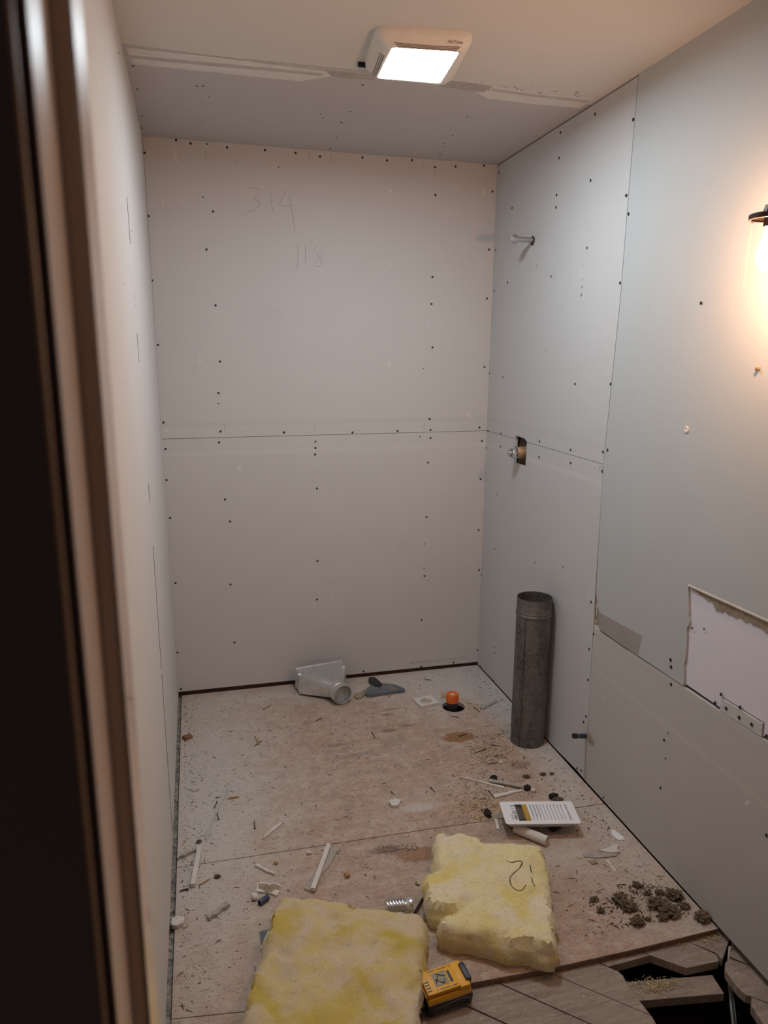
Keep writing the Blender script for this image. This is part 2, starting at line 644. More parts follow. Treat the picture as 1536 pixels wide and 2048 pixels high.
def circle(cx, cy, rx, ry=None, n=36):
    ry = ry or rx
    return [(cx + rx * cos(2 * pi * i / n), cy + ry * sin(2 * pi * i / n)) for i in range(n)]


def slab(name, pts, h, mat, parent=None, z0=0.001, rag=0.0, base=None, top=None):
    """a loose flat scrap lying on the floor: outline from room points, thickness h"""
    pts = [Vector(p) for p in pts]
    if rag:
        o = []
        for i in range(len(pts)):
            a, b = pts[i], pts[(i + 1) % len(pts)]
            n = max(1, int((b - a).length / .006))
            d = (b - a)
            s = Vector((-d.y, d.x, 0)).normalized() if d.length else Vector()
            for k in range(n):
                o.append(a + d * k / n + s * random.uniform(-rag, rag) * (k > 0))
        pts = o
    bm = bmesh.new()
    plate(bm, [(p.x, p.y) for p in pts], [], fnF, z0, z0 + h)
    return obj(name, bm, mat, parent, base=base or base_of(pts, z0))


def text_bm(s, size, R, T, depth=.0004):
    cu = bpy.data.curves.new('t', 'FONT')
    cu.body = s
    cu.size = size
    cu.extrude = depth
    cu.resolution_u = 2
    cu.align_x = 'CENTER'
    cu.align_y = 'CENTER'
    o = bpy.data.objects.new('t', cu)
    COL.objects.link(o)
    dg = bpy.context.evaluated_depsgraph_get()
    me = bpy.data.meshes.new_from_object(o.evaluated_get(dg))
    bm = bmesh.new()
    bm.from_mesh(me)
    for v in bm.verts:
        v.co = R @ v.co + T
    bpy.data.objects.remove(o)
    bpy.data.curves.remove(cu)
    bpy.data.meshes.remove(me)
    return bm


def axes(x, y, z):
    return Matrix((x, y, z)).transposed()


# ------------------------------------------------------------------ screw heads (parts of the wall they hold)
def screw_mesh():
    bm = bmesh.new()
    lathe(bm, (0, 0, -.0005), (0, 0, 1), [(0, .0052), (.0007, .0052), (.0009, .0046), (.0006, .003), (.0002, 0)], 12)
    bmesh.ops.recalc_face_normals(bm, faces=bm.faces)
    me = bpy.data.meshes.new('screw_head')
    bm.to_mesh(me)
    bm.free()
    me.materials.append(M['screw'])
    return me


SCREW = screw_mesh()


def screw(p, nrm, parent, s=1.0):
    o = bpy.data.objects.new('screw_head', SCREW)
    COL.objects.link(o)
    o.parent = parent
    o.location = Vector(p) - ROOT[parent] + Vector(nrm) * .0002
    o.rotation_euler = Vector(nrm).to_track_quat('Z', 'Y').to_euler()
    o.scale = (s, s, 1)
    return o


# ================================================================== THE ROOM
YF = -2.98  # inner face of the front wall
T = .0127
# ---- back wall
wb = thing('wall_back', None, None, (0, 0, 0), kind='structure')
bm = bmesh.new()
plate(bm, [(-.001, .020), (1.5085, .017), (1.518, 1.2225), (-.0055, 1.2225)], [], fnB, 0, T)
obj('drywall_sheet', bm, M['dw_back'], wb)
bm = bmesh.new()
plate(bm, [(-.0055, 1.2245), (1.518, 1.2245), (1.528, 2.429), (-.009, 2.453)], [], fnB, 0, T)
obj('drywall_sheet', bm, M['dw_back'], wb)
bm = bmesh.new()
box(bm, (-.1, T + .0005, -.02), (1.62, .10, 2.56))
obj('wood_backing', bm, M['wood_dark'], wb)  # solid box added to stop light leaks, dark wood where gaps show it
BACK = [(352, 280), (381, 287), (414, 288, .7), (454, 295), (530, 300), (591, 306), (289, 306), (406, 394, .6), (426, 423), (297, 432), (413, 499), (304, 561), (431, 611), (316, 690), (440, 723), (470, 326, .4),
        (640, 313), (725, 315), (774, 321), (824, 320), (870, 334), (911, 333), (968, 331), (871, 390), (985, 383), (978, 499), (865, 554), (974, 597), (863, 608), (865, 695), (969, 734), (847, 737, .5),
        (437, 786), (437, 807, .6), (327, 845), (441, 863), (568, 865, 1.1), (438, 885), (331, 898), (631, 883, .9), (631, 896), (630, 909), (333, 960), (634, 977), (450, 999), (340, 1036), (460, 1043), (635, 1122), (351, 1166),
        (461, 1169), (634, 1199), (469, 1285), (355, 1305), (859, 838), (861, 860), (705, 865), (795, 862), (959, 855), (861, 876), (964, 882), (856, 925), (961, 958), (853, 1034), (957, 1060), (849, 1088, .6), (958, 1140),
        (849, 1152), (843, 1240), (955, 1300), (842, 1333), (907, 1325), (727, 1343), (428, 1379), (362, 1378), (848, 1137, .5), (856, 1161, .5), (840, 873, .6), (694, 640, .4), (886, 488, .4), (557, 334, .6)]
for q in BACK:
    screw(bk(q[0], q[1]), (0, -1, 0), wb, q[2] if len(q) > 2 else 1)


def stroke(bm, pts, r, off, k=4):
    tube(bm, [p + Vector(off) for p in smoothpath(pts, k)], r, 5)


bm = bmesh.new()
z1 = lambda l, x0, y0, s: [bk(x0 + a * s, y0 + b * s) for a, b in l]
S = .2344
for l in ([(920, 450), (990, 455), (1028, 480), (1005, 510), (970, 532), (1000, 560), (1022, 590), (990, 630), (930, 655), (895, 685)], [(1105, 470), (1125, 600), (1138, 660)],
          [(1252, 460), (1215, 540), (1190, 600), (1290, 605)], [(1272, 530), (1295, 640), (1322, 830)],
          [(1348, 930), (1345, 1090), (1332, 1160)], [(1410, 930), (1412, 1085)], [(1468, 880), (1466, 930)], [(1500, 950), (1485, 1000)],
          [(1560, 1000), (1515, 1010), (1530, 1045), (1555, 1075), (1530, 1120), (1495, 1115), (1500, 1080), (1550, 1040), (1565, 1005)]):
    stroke(bm, z1(l, 280, 270, S), .00085, (0, -.0003, 0))
for (a, b, c, d) in ((560, 130, 566, 200), (1444, 155, 1446, 210)):
    stroke(bm, z1([(a, b), (c, d)], 280, 270, S), .0010, (0, -.0003, 0), 1)
for l in ([(450, 848), (450, 862)], [(630, 848), (630, 862)], [(848, 846), (848, 858)], [(871, 342), (871, 354)], [(662, 312), (662, 326)], [(817, 326), (821, 329)]):
    stroke(bm, [bk(*q) for q in l], .0009, (0, -.0003, 0), 1)
obj('pencil_mark', bm, M['pencil'], wb)
a, b = bk(806, 1331), bk(948, 1318)
d = (b - a).normalized()
bm = text_bm('12-1718 11 19:55 35 25404030', .0245, axes(-d, Vector((0, 0, -1)), Vector((0, -1, 0))), (a + b) / 2 + Vector((0, -.0003, .012)), .0002)
obj('printed_code', bm, M['ink'], wb)
bm = bmesh.new()   # pale filler smears left on the paper
for pts in ([(345, 300), (350, 298), (357, 325), (353, 326)], [(323, 402), (327, 400), (329, 412), (325, 416)], [(836, 318), (841, 318), (840, 330), (835, 329)], [(935, 826), (940, 824), (942, 838), (937, 836)],
            [(962, 377), (972, 375), (973, 390), (966, 392)], [(328, 858), (340, 859), (338, 864), (326, 862)]):
    plate(bm, [(bk(*q).x, bk(*q).z) for q in pts], [], fnB, -.0004, 0)
obj('filler_smear', bm, M['mud'], wb)

# ---- right wall
SEAM = [(-1.146, 2.47), (-1.136, 2.1), (-1.131, 1.776), (-1.112, 1.5), (-1.095, 1.223), (-1.099, .96), (-1.100, .75), (-1.103, .628)]
wr = thing('wall_right', None, None, (1.52, 0, 0), kind='structure')
up = [q for q in SEAM if q[1] > 1.22]
lo = [q for q in SEAM if q[1] < 1.23]
vh = [(-.345, 1.221), (-.449, 1.234), (-.457, 1.222), (-.459, 1.122), (-.452, 1.117), (-.336, 1.118), (-.337, 1.19)]
bm = bmesh.new()
plate(bm, [(-.0005, 1.2245)] + [(-.340, 1.2245), (-.3415, 1.240), (-.440, 1.236), (-.461, 1.2245)] + [(-1.093, 1.2245)] + [(y + .0030, z) for y, z in reversed(up[:-1])][:-1] + [(-1.1425, 2.4425), (-.0005, 2.4235)], [], fnR, 0, T)
obj('drywall_sheet', bm, M['dw_right'], wr)
bm = bmesh.new()
plate(bm, [(-.0005, .006), (-.9, .006), (-1.05, .012), (-1.108, .008), (-1.1085, .3)] + [(y + .0028, z) for y, z in reversed(lo[1:])] + [(-1.0935, 1.2225), (-.461, 1.2225), (-.459, 1.122), (-.452, 1.117), (-.336, 1.118), (-.340, 1.2225), (-.0005, 1.2225)], [], fnR, 0, T)
obj('drywall_sheet', bm, M['dw_right'], wr)
# old greenboard with the vanity cut-out, then the low panel, the pale sheet behind and the filler strip
jag = [(-1.630, .634), (-1.631, .66), (-1.624, .70), (-1.628, .72), (-1.626, .78), (-1.621, .815), (-1.630, .828), (-1.631, .84), (-1.624, .855), (-1.625, .86), (-1.618, .90), (-1.610, .944)]
gl = [(-1.105, .755), (-1.121, .725), (-1.134, .692), (-1.141, .655), (-1.140, .634)]
plg = [(y - .0018, z) for y, z in SEAM if z > .76] + gl + [(-1.16, .631), (-1.3, .629), (-1.45, .633)] + jag + [(-2.9, .968), (YF, .968), (YF, 2.50)]
bm = bmesh.new()
plate(bm, plg, [], fnR, -.0015, T)
obj('greenboard_sheet', bm, M['green'], wr)
edge = [(-1.104, .632), (-1.112, .6335), (-1.125, .626), (-1.16, .621), (-1.22, .624), (-1.30, .6225), (-1.36, .627), (-1.41, .626), (-1.5, .629), (-1.62, .631), (-1.78, .632), (-1.96, .638), (-2.2, .640), (YF, .640)]
bm = bmesh.new()
plate(bm, [(-1.1105, .008), (-1.111, .25), (-1.1075, .45)] + edge + [(YF, .004), (-1.9, .004)], [], fnR, -.0005, T)
obj('drywall_sheet', bm, M['dw_low'], wr)
bm = bmesh.new()
plate(bm, [(-1.600, .641), (-1.7895, .641), (-1.7895, .6765), (-1.9525, .680), (-1.9525, .645), (YF, .645), (YF, .98), (-1.600, .96)], [], fnR, .0045, T)
obj('pale_sheet', bm, M['lavender'], wr)
bm = bmesh.new()
plate(bm, [(-1.791, .6345), (-1.9515, .6405), (-1.949, .676), (-1.791, .6725)], [], fnR, .0005, T)
obj('filler_strip', bm, M['dw_right'], wr)
rnd = random.Random(3)
top = [(-1.612 - i * .012, .943 + .0024 * i / 10) for i in range(60)]
low = []
for i, (y, z) in enumerate(top):
    k = min(1, i / 12)
    low.append((y, z - .006 - (.010 + .016 * abs(noise.noise(Vector((y * 17, 3, 0)))) + rnd.uniform(0, .010)) * k * (1.25 if i < 34 else .9)))
bm = bmesh.new()
plate(bm, top + low[::-1], [], fnR, .0022, .0045)
obj('torn_paper_edge', bm, M['kraft'], wr)
bm = bmesh.new()
plate(bm, [(y, z + .0035) for y, z in top] + [(y, z - .001) for y, z in top[::-1]], [], fnR, -.004, -.0015)
obj('cut_paper_lip', bm, M['mud'], wr)
bm = bmesh.new()
plate(bm, [(-1.1345, .6925), (-1.25, .698), (-1.404, .706), (-1.391, .633), (-1.3, .629), (-1.16, .631), (-1.1405, .636)], [], fnR, -.0019, -.0014)
obj('bare_patch', bm, M['bare'], wr)
bm = bmesh.new()  # chewed gypsum round the notch
for i in range(22):
    z = rnd.uniform(.64, .75)
    y = -1.103 - rnd.uniform(0, .012)
    x = xr(y, z) + rnd.uniform(.004, .010)
    box(bm, (x, y - .003, z - .006), (x + .004, y + .002, z + .006))
obj('broken_gypsum', bm, M['gypsum'], wr)
bm = bmesh.new()
box(bm, (1.542, YF, -.02), (1.64, .10, 2.56))
obj('wood_backing', bm, M['wood_dark'], wr)  # added backing that blocks light behind the right wall sheets
bm = bmesh.new()
box(bm, (1.528, -1.17, .60), (1.5415, -1.09, .80))
obj('exposed_stud', bm, M['kraft'], wr)
RIGHT = [(1190, 228), (1121, 265), (1118, 316), (1181, 361), (1113, 390), (1024, 416), (1112, 415), (998, 345), (1266, 239), (1252, 391), (1257, 428), (1174, 496), (991, 500), (1073, 532, .5), (1102, 553), (1015, 565), (989, 582),
         (1164, 574, .8), (1163, 590), (1166, 559, .5), (1165, 531, .5), (1240, 566), (1237, 650), (1092, 703), (1006, 754), (979, 747), (1150, 768), (1221, 768), (976, 862), (1002, 867), (973, 896), (1001, 893), (1079, 883),
         (1078, 914), (1141, 900), (1141, 926), (1206, 904), (1205, 943), (1070, 1125), (1068, 1141), (1068, 1158), (1126, 1134), (963, 1150), (989, 1294), (989, 1306), (989, 1280, .7), (961, 1333), (987, 1361), (1182, 1204),
         (1178, 1298), (1176, 1360), (1172, 1433), (1167, 1444), (1341, 1320, 1.1), (1342, 1334, 1.1), (1342, 1369, 1.1), (1328, 1480), (1321, 1576), (1442, 1389), (1430, 1406), (1452, 1417), (1480, 1415), (1478, 1435),
         (1503, 1449), (1533, 1472), (1162, 1541), (1154, 1537), (1207, 1595), (1187, 1268), (1533, 1671), (1327, 1719), (1408, 1811), (1507, 1914), (1402, 606, .9), (1215, 900), (1370, 1256, .6), (1384, 1256, .7), (1408, 1258, .6),
         (994, 989, .7), (990, 1098, .7), (989, 1190, .5), (989, 1218, .5), (988, 1245, .5), (1336, 1466, .5), (1331, 1517, .6)]
for q in RIGHT:
    off = 0.0022 if (q[0] > 1250 and 900 > q[1]) or q[1] in (1320, 1334) or q == (1215, 900) else .0006
    screw(rt(q[0], q[1], off), (-1, 0, 0), wr, q[2] if len(q) > 2 else 1)
bm = bmesh.new()
for l in ([(1189, 931), (1190, 941)], [(1201, 930), (1196, 942)], [(1202, 934), (1207, 933), (1206, 938), (1201, 943), (1208, 944)], [(1076, 874), (1075, 880)], [(1150, 897), (1150, 905)]):
    stroke(bm, [rt(*q) for q in l], .0007, (-.0003, 0, 0), 2)
obj('pencil_mark', bm, M['pencil'], wr)
p = rt(1373, 859, .0016)
bm = bmesh.new()
lathe(bm, p, (-1, 0, 0), [(0, .011), (.002, .010), (.003, .006), (.0015, .004), (.001, 0)], 18)
w = obj('wall_anchor', bm, M['mud'], wr, smooth=True)
p = rt(1517, 736, .0016)
bm = bmesh.new()
lathe(bm, p, (-1, 0, -.2), [(0, .006), (.008, .005), (.010, .002), (.011, 0)], 12)
obj('wall_anchor', bm, M['straw'], wr, smooth=True)

# ---- left wall
wl = thing('wall_left', None, None, (0, 0, 0), kind='structure')
bm = bmesh.new()
plate(bm, [(-.0005, .016), (-.7, .014), (-1.128, .016), (-1.098, .60), (-1.085, 1.10), (-.0005, 1.2)], [], fnL, 0, T)
obj('drywall_sheet', bm, M['dw_left'], wl)
bm = bmesh.new()
plate(bm, [(-.0005, 1.2005), (-1.085, 1.1005), (-1.12, 1.5), (-1.16, 2.1), (-1.165, 2.474), (-.0005, 2.452)], [], fnL, 0, T)
obj('drywall_sheet', bm, M['dw_left'], wl)
bm = bmesh.new()
plate(bm, [(-1.130, .016), (-1.0995, .60), (-1.0860, 1.10), (-1.1205, 1.5), (-1.1604, 2.1), (-1.1654, 2.476), (YF, 2.50), (YF, .010)], [], fnL, -.0003, T)
obj('drywall_sheet', bm, M['dw_left'], wl)
bm = bmesh.new()
for l in ([(-1.1285, .05), (-1.112, .34), (-1.100, .60)], [(-1.100, .62), (-1.095, .80), (-1.0885, 1.02)], [(-1.130, 1.58), (-1.134, 1.66)], [(-1.15, 1.90), (-1.155, 2.02)], [(-1.092, 1.16), (-1.096, 1.22)]):
    tube(bm, [Vector((xl(y, z) + .0004, y, z)) for y, z in l], .0011, 5)
obj('joint_crack', bm, M['gap'], wl)
bm = bmesh.new()
box(bm, (-.10, YF, -.05), (-.0235, .10, 2.56))
obj('wood_backing', bm, M['wood_dark'], wl)  # added backing that keeps light from leaking past the left sheets
bm = bmesh.new()
box(bm, (-.0235, YF, -.05), (.0115, .0, -.010))
obj('dusty_sill', bm, M['sill'], wl)
for q in ((247, 568, .6), (268, 592, .7), (263, 463, .4), (237, 106, .6), (270, 610, .4), (349, 1637, .6), (288, 760, .4)):
    screw(lf(q[0], q[1]), (1, 0, 0), wl, q[2])

# ---- ceiling
c = thing('ceiling', None, None, (0, 0, 2.45), kind='structure')
bm = bmesh.new()
plate(bm, [(-.03, .02), (1.56, .02), (1.56, -.845), (.66, -.897), (-.03, -.945)], [], fnC, 0, T)
obj('drywall_sheet', bm, M['ceil_new'], c)
bm = bmesh.new()
plate(bm, [(-.03, -.9455), (.66, -.8975), (1.56, -.8455), (1.56, YF - .15), (-.03, YF - .15)], [], fnC, -.0006, T)
obj('painted_sheet', bm, M['ceil_old'], c)
bm = bmesh.new()
box(bm, (-.1, YF - .15, 2.54), (1.62, .10, 2.60))
obj('wood_backing', bm, M['wood_dark'], c)  # added lid over the ceiling sheets against light leaks


def cpoly(pts, w0, w1, name, mat, rag=.0):
    q = [ce(*p) for p in pts]
    if rag:
        o = []
        rn = random.Random(len(pts) * 7)
        for i in range(len(q)):
            a, b = q[i], q[(i + 1) % len(q)]
            n = max(1, int((b - a).length / .02))
            for k in range(n):
                o.append(a + (b - a) * k / n + Vector((0, rn.uniform(-rag, rag), 0)) * (k > 0))
        q = o
    bm = bmesh.new()
    plate(bm, [(p.x, p.y) for p in q], [], fnC, w0, w1)
    return obj(name, bm, mat, c)


cpoly([(252, 94), (330, 103), (420, 112), (560, 130), (652, 142), (663, 152), (640, 155), (600, 162), (560, 158), (420, 143), (265, 127)], -.0012, -.0004, 'joint_compound', M['mud'], .002)
cpoly([(256, 109), (420, 124), (560, 137), (650, 147), (640, 151), (560, 143), (420, 131), (258, 115)], -.0016, -.0010, 'joint_tape', M['mud_grey'])
cpoly([(430, 113), (560, 124), (655, 134), (740, 142), (745, 150), (650, 141), (560, 130)], -.0016, -.0008, 'joint_tape', M['mud_grey'], .003)
cpoly([(652, 140), (700, 143), (745, 150), (750, 160), (700, 156), (665, 152)], -.0020, -.0006, 'bare_joint', M['paper'], .002)
cpoly([(885, 160), (930, 164), (985, 172), (968, 183), (935, 180), (880, 172)], -.0020, -.0006, 'bare_joint', M['paper'], .002)
cpoly([(945, 178), (985, 170), (1080, 186), (1185, 196), (1162, 216), (1060, 207), (975, 196), (960, 188)], -.0012, -.0004, 'joint_compound', M['mud'], .002)
cpoly([(985, 176), (1080, 189), (1178, 200), (1174, 205), (1080, 194), (985, 182)], -.0016, -.0010, 'joint_tape', M['mud_grey'])
bm = bmesh.new()
rn = random.Random(5)
for i in range(26):   # knocked-off specks along the joint
    p = ce(rn.choice([rn.uniform(900, 1160), rn.uniform(470, 600)]), rn.uniform(0, 1))
    x = rn.uniform(930, 1160)
    p = ce(x, 168 + (x - 930) * .095 + rn.uniform(-6, 6))
    s = rn.uniform(.002, .006)
    plate(bm, [(p.x - s, p.y - s * .5), (p.x + s * .6, p.y - s), (p.x + s, p.y + s * .3), (p.x - s * .3, p.y + s)], [], fnC, -.0022, -.0008)
obj('bare_speck', bm, M['paper'], c)
for q in ((266, 132), (275, 178), (284, 231), (284, 256), (394, 172), (406, 172), (418, 194, .6), (405, 204, .6), (406, 241, .5), (409, 276, .7), (725, 170), (641, 228, .7), (646, 236, .7), (700, 223, .8), (683, 245),
          (673, 275, .7), (661, 297), (934, 234, .8), (906, 271, .7), (889, 287, .8), (885, 294, .8), (880, 308), (618, 291, .7), (1103, 205)):
    screw(ce(q[0], q[1]), (0, 0, -1), c, q[2] if len(q) > 2 else 1)

# ---- front wall round the doorway and the dark woodwork the photo is taken through
wf = thing('wall_front', None, None, (.09, YF, 0), kind='structure')
bm = bmesh.new()
box(bm, (-.06, YF - .105, -.05), (.082, YF, 2.56))
box(bm, (.93, YF - .105, -.05), (1.62, YF, 2.56))
box(bm, (.082, YF - .105, 2.12), (.93, YF, 2.56))
obj('plaster', bm, M['jamb_shade_plaster'], wf)
# frame lining: flat jamb, stop, rounded arris; all faces one profile drawn in plan
dj = thing('door_1', None, None, (.09, YF - .1, 0), kind='structure')


def prof(name, pts, mat, z0=-.03, z1=2.12, bev=0.0):
    bm = bmesh.new()
    plate(bm, pts, [], fnF, z0, z1)
    if bev:
        es = [e for e in bm.edges if abs(e.verts[0].co.z - e.verts[1].co.z) > 1]
        bmesh.ops.bevel(bm, geom=es, offset=bev, segments=3, affect='EDGES')
    return obj(name, bm, mat, dj, smooth=True)


CY = CAM.y
prof('jamb_lining', [(.0893, CY + .350), (.0893, CY + .4075), (.0825, CY + .4075), (.0825, CY + .350)], M['cream'], bev=.0012)
prof('shaded_stop_face', [(.0963, CY + .4065), (.0963, CY + .409), (.082, CY + .409), (.082, CY + .4065)], M['jamb_shade_plaster'], bev=.0004)  # thin brown strip holds the painted shade of the stop's unlit side
prof('jamb_stop', [(.0988, CY + .4092), (.0992, CY + .458), (.082, CY + .458), (.082, CY + .4092)], M['cream'], bev=.0022)
prof('casing_board', [(.0895, CY + .3445), (.0885, CY + .3495), (.03, CY + .3495), (.03, CY + .3445)], M['door_dark'])
prof('casing_bead', [(.0953 + .0011 * cos(pi * k / 5), CY + .2810 + .0011 * sin(pi * k / 5)) for k in range(10)], M['bead_glint'])
prof('casing_board', [(.0976, CY + .262), (.0934, CY + .2795), (.02, CY + .2795), (.02, CY + .262)], M['door_dark'])
prof('casing_edge', [(.080, CY + .280), (.060, CY + .334), (.02, CY + .334), (.02, CY + .280)], M['door_dark'])

# ================================================================== FLOOR
f1 = thing('floor', None, None, (.76, -.9, 0), kind='structure')
HC = fl(907, 1413)
bm = bmesh.new()
plate(bm, [(.013, -.001), (1.5065, -.001), (1.5175, -1.2575), (.871, -1.2475), (.014, -1.2435)], [circle(HC.x, HC.y, .052, .054)], fnF, -.018, 0)
f1a = obj('plywood_sheet', bm, M['ply'], f1)
bm = bmesh.new()
e2 = [fl(939, 1966), fl(1100, 1936), fl(1270, 1898), fl(1438, 1856.5)]
plate(bm, [(.014, -1.2465), (.871, -1.2512), (1.5175, -1.2612), (1.5225, e2[3].y)] + [(p.x, p.y) for p in reversed(e2[:3])] + [(.45, -1.865), (.012, -1.812)], [], fnF, -.018, 0)
obj('plywood_sheet', bm, M['ply'], f1)
bm = bmesh.new()
plate(bm, [(.012, -1.8145), (.45, -1.8675), (.45, -2.45), (.012, -2.45)], [], fnF, -.018, -.0005)
obj('plywood_sheet', bm, M['ply'], f1)
bm = bmesh.new()
fr = [(1.5205, e2[3].y)] + [(p.x, p.y) for p in reversed(e2[:3])] + [(.45, -1.865)]
plate(bm, fr + [(x, y - .0012) for x, y in reversed(fr)], [], fnF, -.0178, -.0015)
obj('sheet_edge', bm, M['ply_edge'], f1)
a, b = fl(800, 1694), fl(860, 1690)
bm = text_bm('SO', .036, axes(Vector((cos(-.1), sin(-.1), 0)), Vector((sin(.1), cos(.1), 0)), Vector((0, 0, 1))), fl(824, 1697) + Vector((0, 0, .0003)), .0003)
for i in range(15):
    p = fl(757 + i * 5.2, 1693 - i * .5 + 3 * sin(i * .2))
    box(bm, (p.x - .0012, p.y - .006, .0001), (p.x + .0012, p.y + .006, .0005))
for i in range(24):
    p = fl(765 + i * 2.0, 1705 - i * .3)
    box(bm, (p.x - .0012, p.y - .0012, .0001), (p.x + .0012, p.y + .0012 + .006 * random.random(), .0005))
obj('stamp_print', bm, M['stamp'], f1)
bm = bmesh.new()
for (x0, y0, n, st, h) in ((655, 1512, 13, 6.8, .014), (772, 1488, 7, 6.5, .012), (776, 1498, 7, 6.5, .010), (540, 1384, 6, 5, .010)):
    for i in range(n):
        p = fl(x0 + i * st, y0 - i * .7)
        r0 = random.uniform(.003, .006)
        box(bm, (p.x - r0, p.y - h / 2, .0001), (p.x - r0 + .002, p.y + h / 2, .0004))
        if i % 2: box(bm, (p.x - r0, p.y + h / 2 - .002, .0001), (p.x + r0, p.y + h / 2, .0004))
        if i % 3: box(bm, (p.x - r0, p.y - .001, .0001), (p.x + r0 * .7, p.y + .001, .0004))
obj('stamp_print', bm, M['pencil'], f1)

# the dark space under the floor, near-black boxes added against world light leaks
fc = thing('floor_cavity', None, None, (.76, -2.4, -.30), kind='structure')
bm = bmesh.new()
box(bm, (-.15, -3.7, -.34), (1.70, .15, -.30))
box(bm, (-.15, .10, -.30), (1.70, .15, -.02))
box(bm, (1.62, -3.7, -.30), (1.70, .10, -.05))
box(bm, (-.15, -3.7, -.30), (-.10, .10, -.05))
box(bm, (-.15, -3.7, -.30), (1.70, -3.65, -.05))
obj('dark_enclosure', bm, M['gap'], fc)
bm = bmesh.new()
box(bm, (-.1, -3.7, -.019), (.85, -2.25, -.002))
obj('hall_boards', bm, M['board'], fc)

# old diagonal boards
ZB = -.0182
BT = .024


def board(pts, label, ragged=0.0):
    q = [fl(x, y, ZB) for x, y in pts]
    bm = bmesh.new()
    plate(bm, [(p.x, p.y) for p in q], [], fnF, ZB - BT, ZB)
    o = obj('subfloor_board', bm, M['board'], base=base_of(q, ZB - BT))
    return tag(o, label, 'board', 'diagonal subfloor boards')


board([(876, 1988), (1150, 2112), (900, 2112), (790, 2012), (840, 1975)], 'grey-brown diagonal subfloor board under the battery pack and the large insulation batt')
board([(940, 1942), (1288, 2097), (1152, 2110), (879, 1985)], 'diagonal subfloor board starting just right of the battery pack')
board([(1037, 1920), (1303, 2032), (1312, 2048), (1345, 2095), (1291, 2096), (942, 1940)], 'long diagonal subfloor board whose end stops at the tip of the hole')
board([(1136, 1899), (1217, 1935), (1238, 1944), (1246, 1952), (1257, 1973), (1273, 1994), (1301, 2030), (1039, 1919)], 'diagonal subfloor board with the clipped end beside the floor hole')
board([(1142, 1898), (1217, 1933), (1300, 1911), (1225, 1877)], 'short subfloor board stub between plywood edge and hole, left one')
board([(1228, 1877), (1302, 1911), (1373, 1936), (1438, 1922), (1434, 1911), (1430, 1908), (1325, 1860)], 'pointed subfloor board jutting over the hole below the plywood edge')
board([(1328, 1860), (1374, 1882), (1433, 1906), (1444, 1919), (1452, 1897), (1460, 1875), (1438, 1853), (1400, 1835)], 'subfloor board end strewn with straw in the corner by the wall')
board([(1463, 1880), (1459, 1913), (1516, 1937), (1512, 1925), (1480, 1893)], 'small triangular subfloor board scrap against the wall above the cable')
board([(1458, 1917), (1450, 1927), (1451, 1942), (1476, 1976), (1492, 1990), (1501, 1992), (1600, 2030), (1600, 2000), (1540, 1950), (1518, 1939)], 'broken-edged subfloor board along the wall right of the hole')
board([(1503, 1994), (1600, 2033), (1640, 2110), (1560, 2090), (1536, 2062), (1503, 2012)], 'rearmost cut subfloor board in the lower corner of the wall')
a, b = fl(1240, 2005, -.044), fl(1448, 1987, -.044)
bm = bmesh.new()
d = (b - a)
n = Vector((-d.y, d.x, 0)).normalized()
a = a - d * 1.6
q = [a, b, b + n * .060, a + n * .060]
plate(bm, [(p.x, p.y) for p in q], [], fnF, -.068, -.044)
tag(obj('floor_joist', bm, M['board'], base=base_of(q, -.068)), 'dusty wooden joist crossing the dark hole beneath the boards', 'joist')
bm = bmesh.new()
tube(bm, smoothpath([fl(1460, 1893, -.01), fl(1457, 1925, -.04), fl(1457, 1957, -.10), fl(1461, 2000, -.12), fl(1466, 2048, -.15), fl(1467, 2080, -.2)], 5), .0035, 8)
tube(bm, smoothpath([fl(1462, 1893, -.012), fl(1459, 1925, -.045), fl(1460, 1957, -.11), fl(1466, 2000, -.13), fl(1471, 2048, -.16), fl(1472, 2080, -.2)], 5), .0035, 8)
tag(obj('electrical_cable', bm, M['cable'], base=fl(1458, 1957, -.10)), 'pale grey cable dropping into the hole in the floor', 'cable')


# ================================================================== FIXTURES
# ---- bath fan with light
L0 = [ce(785, 94, .040), ce(918, 103, .040), ce(880, 165, .040), ce(755, 155, .040)]
O0 = [ce(752, 50, .0), ce(950, 64, .0), ce(902, 158, .0), ce(728, 130, .0)]
fan = thing('bathroom_fan', 'cream ceiling bathroom fan with a glowing square light panel', 'ceiling fan light', base_of(O0))


def rrect(c4, k, dz, n=6, r=.12):
    """rounded quad through 4 corners scaled about its centre"""
    cc = base_of(c4)
    c4 = [cc + (p - cc) * k for p in c4]
    out = []
    for i in range(4):
        p, a, b = c4[i], c4[i - 1], c4[(i + 1) % 4]
        s, e = p + (a - p) * r, p + (b - p) * r
        for j in range(n):
            t = j / (n - 1)
            out.append((s * (1 - t) ** 2 + p * 2 * t * (1 - t) + e * t * t) + Vector((0, 0, dz)))
    return out


def rings(bm, rs, cap=False):
    R = [[bm.verts.new(p) for p in r] for r in rs]
    n = len(R[0])
    for A, B in zip(R, R[1:]):
        for i in range(n):
            bm.faces.new((A[i], A[(i + 1) % n], B[(i + 1) % n], B[i]))
    if cap: bm.faces.new(R[-1])
    return R


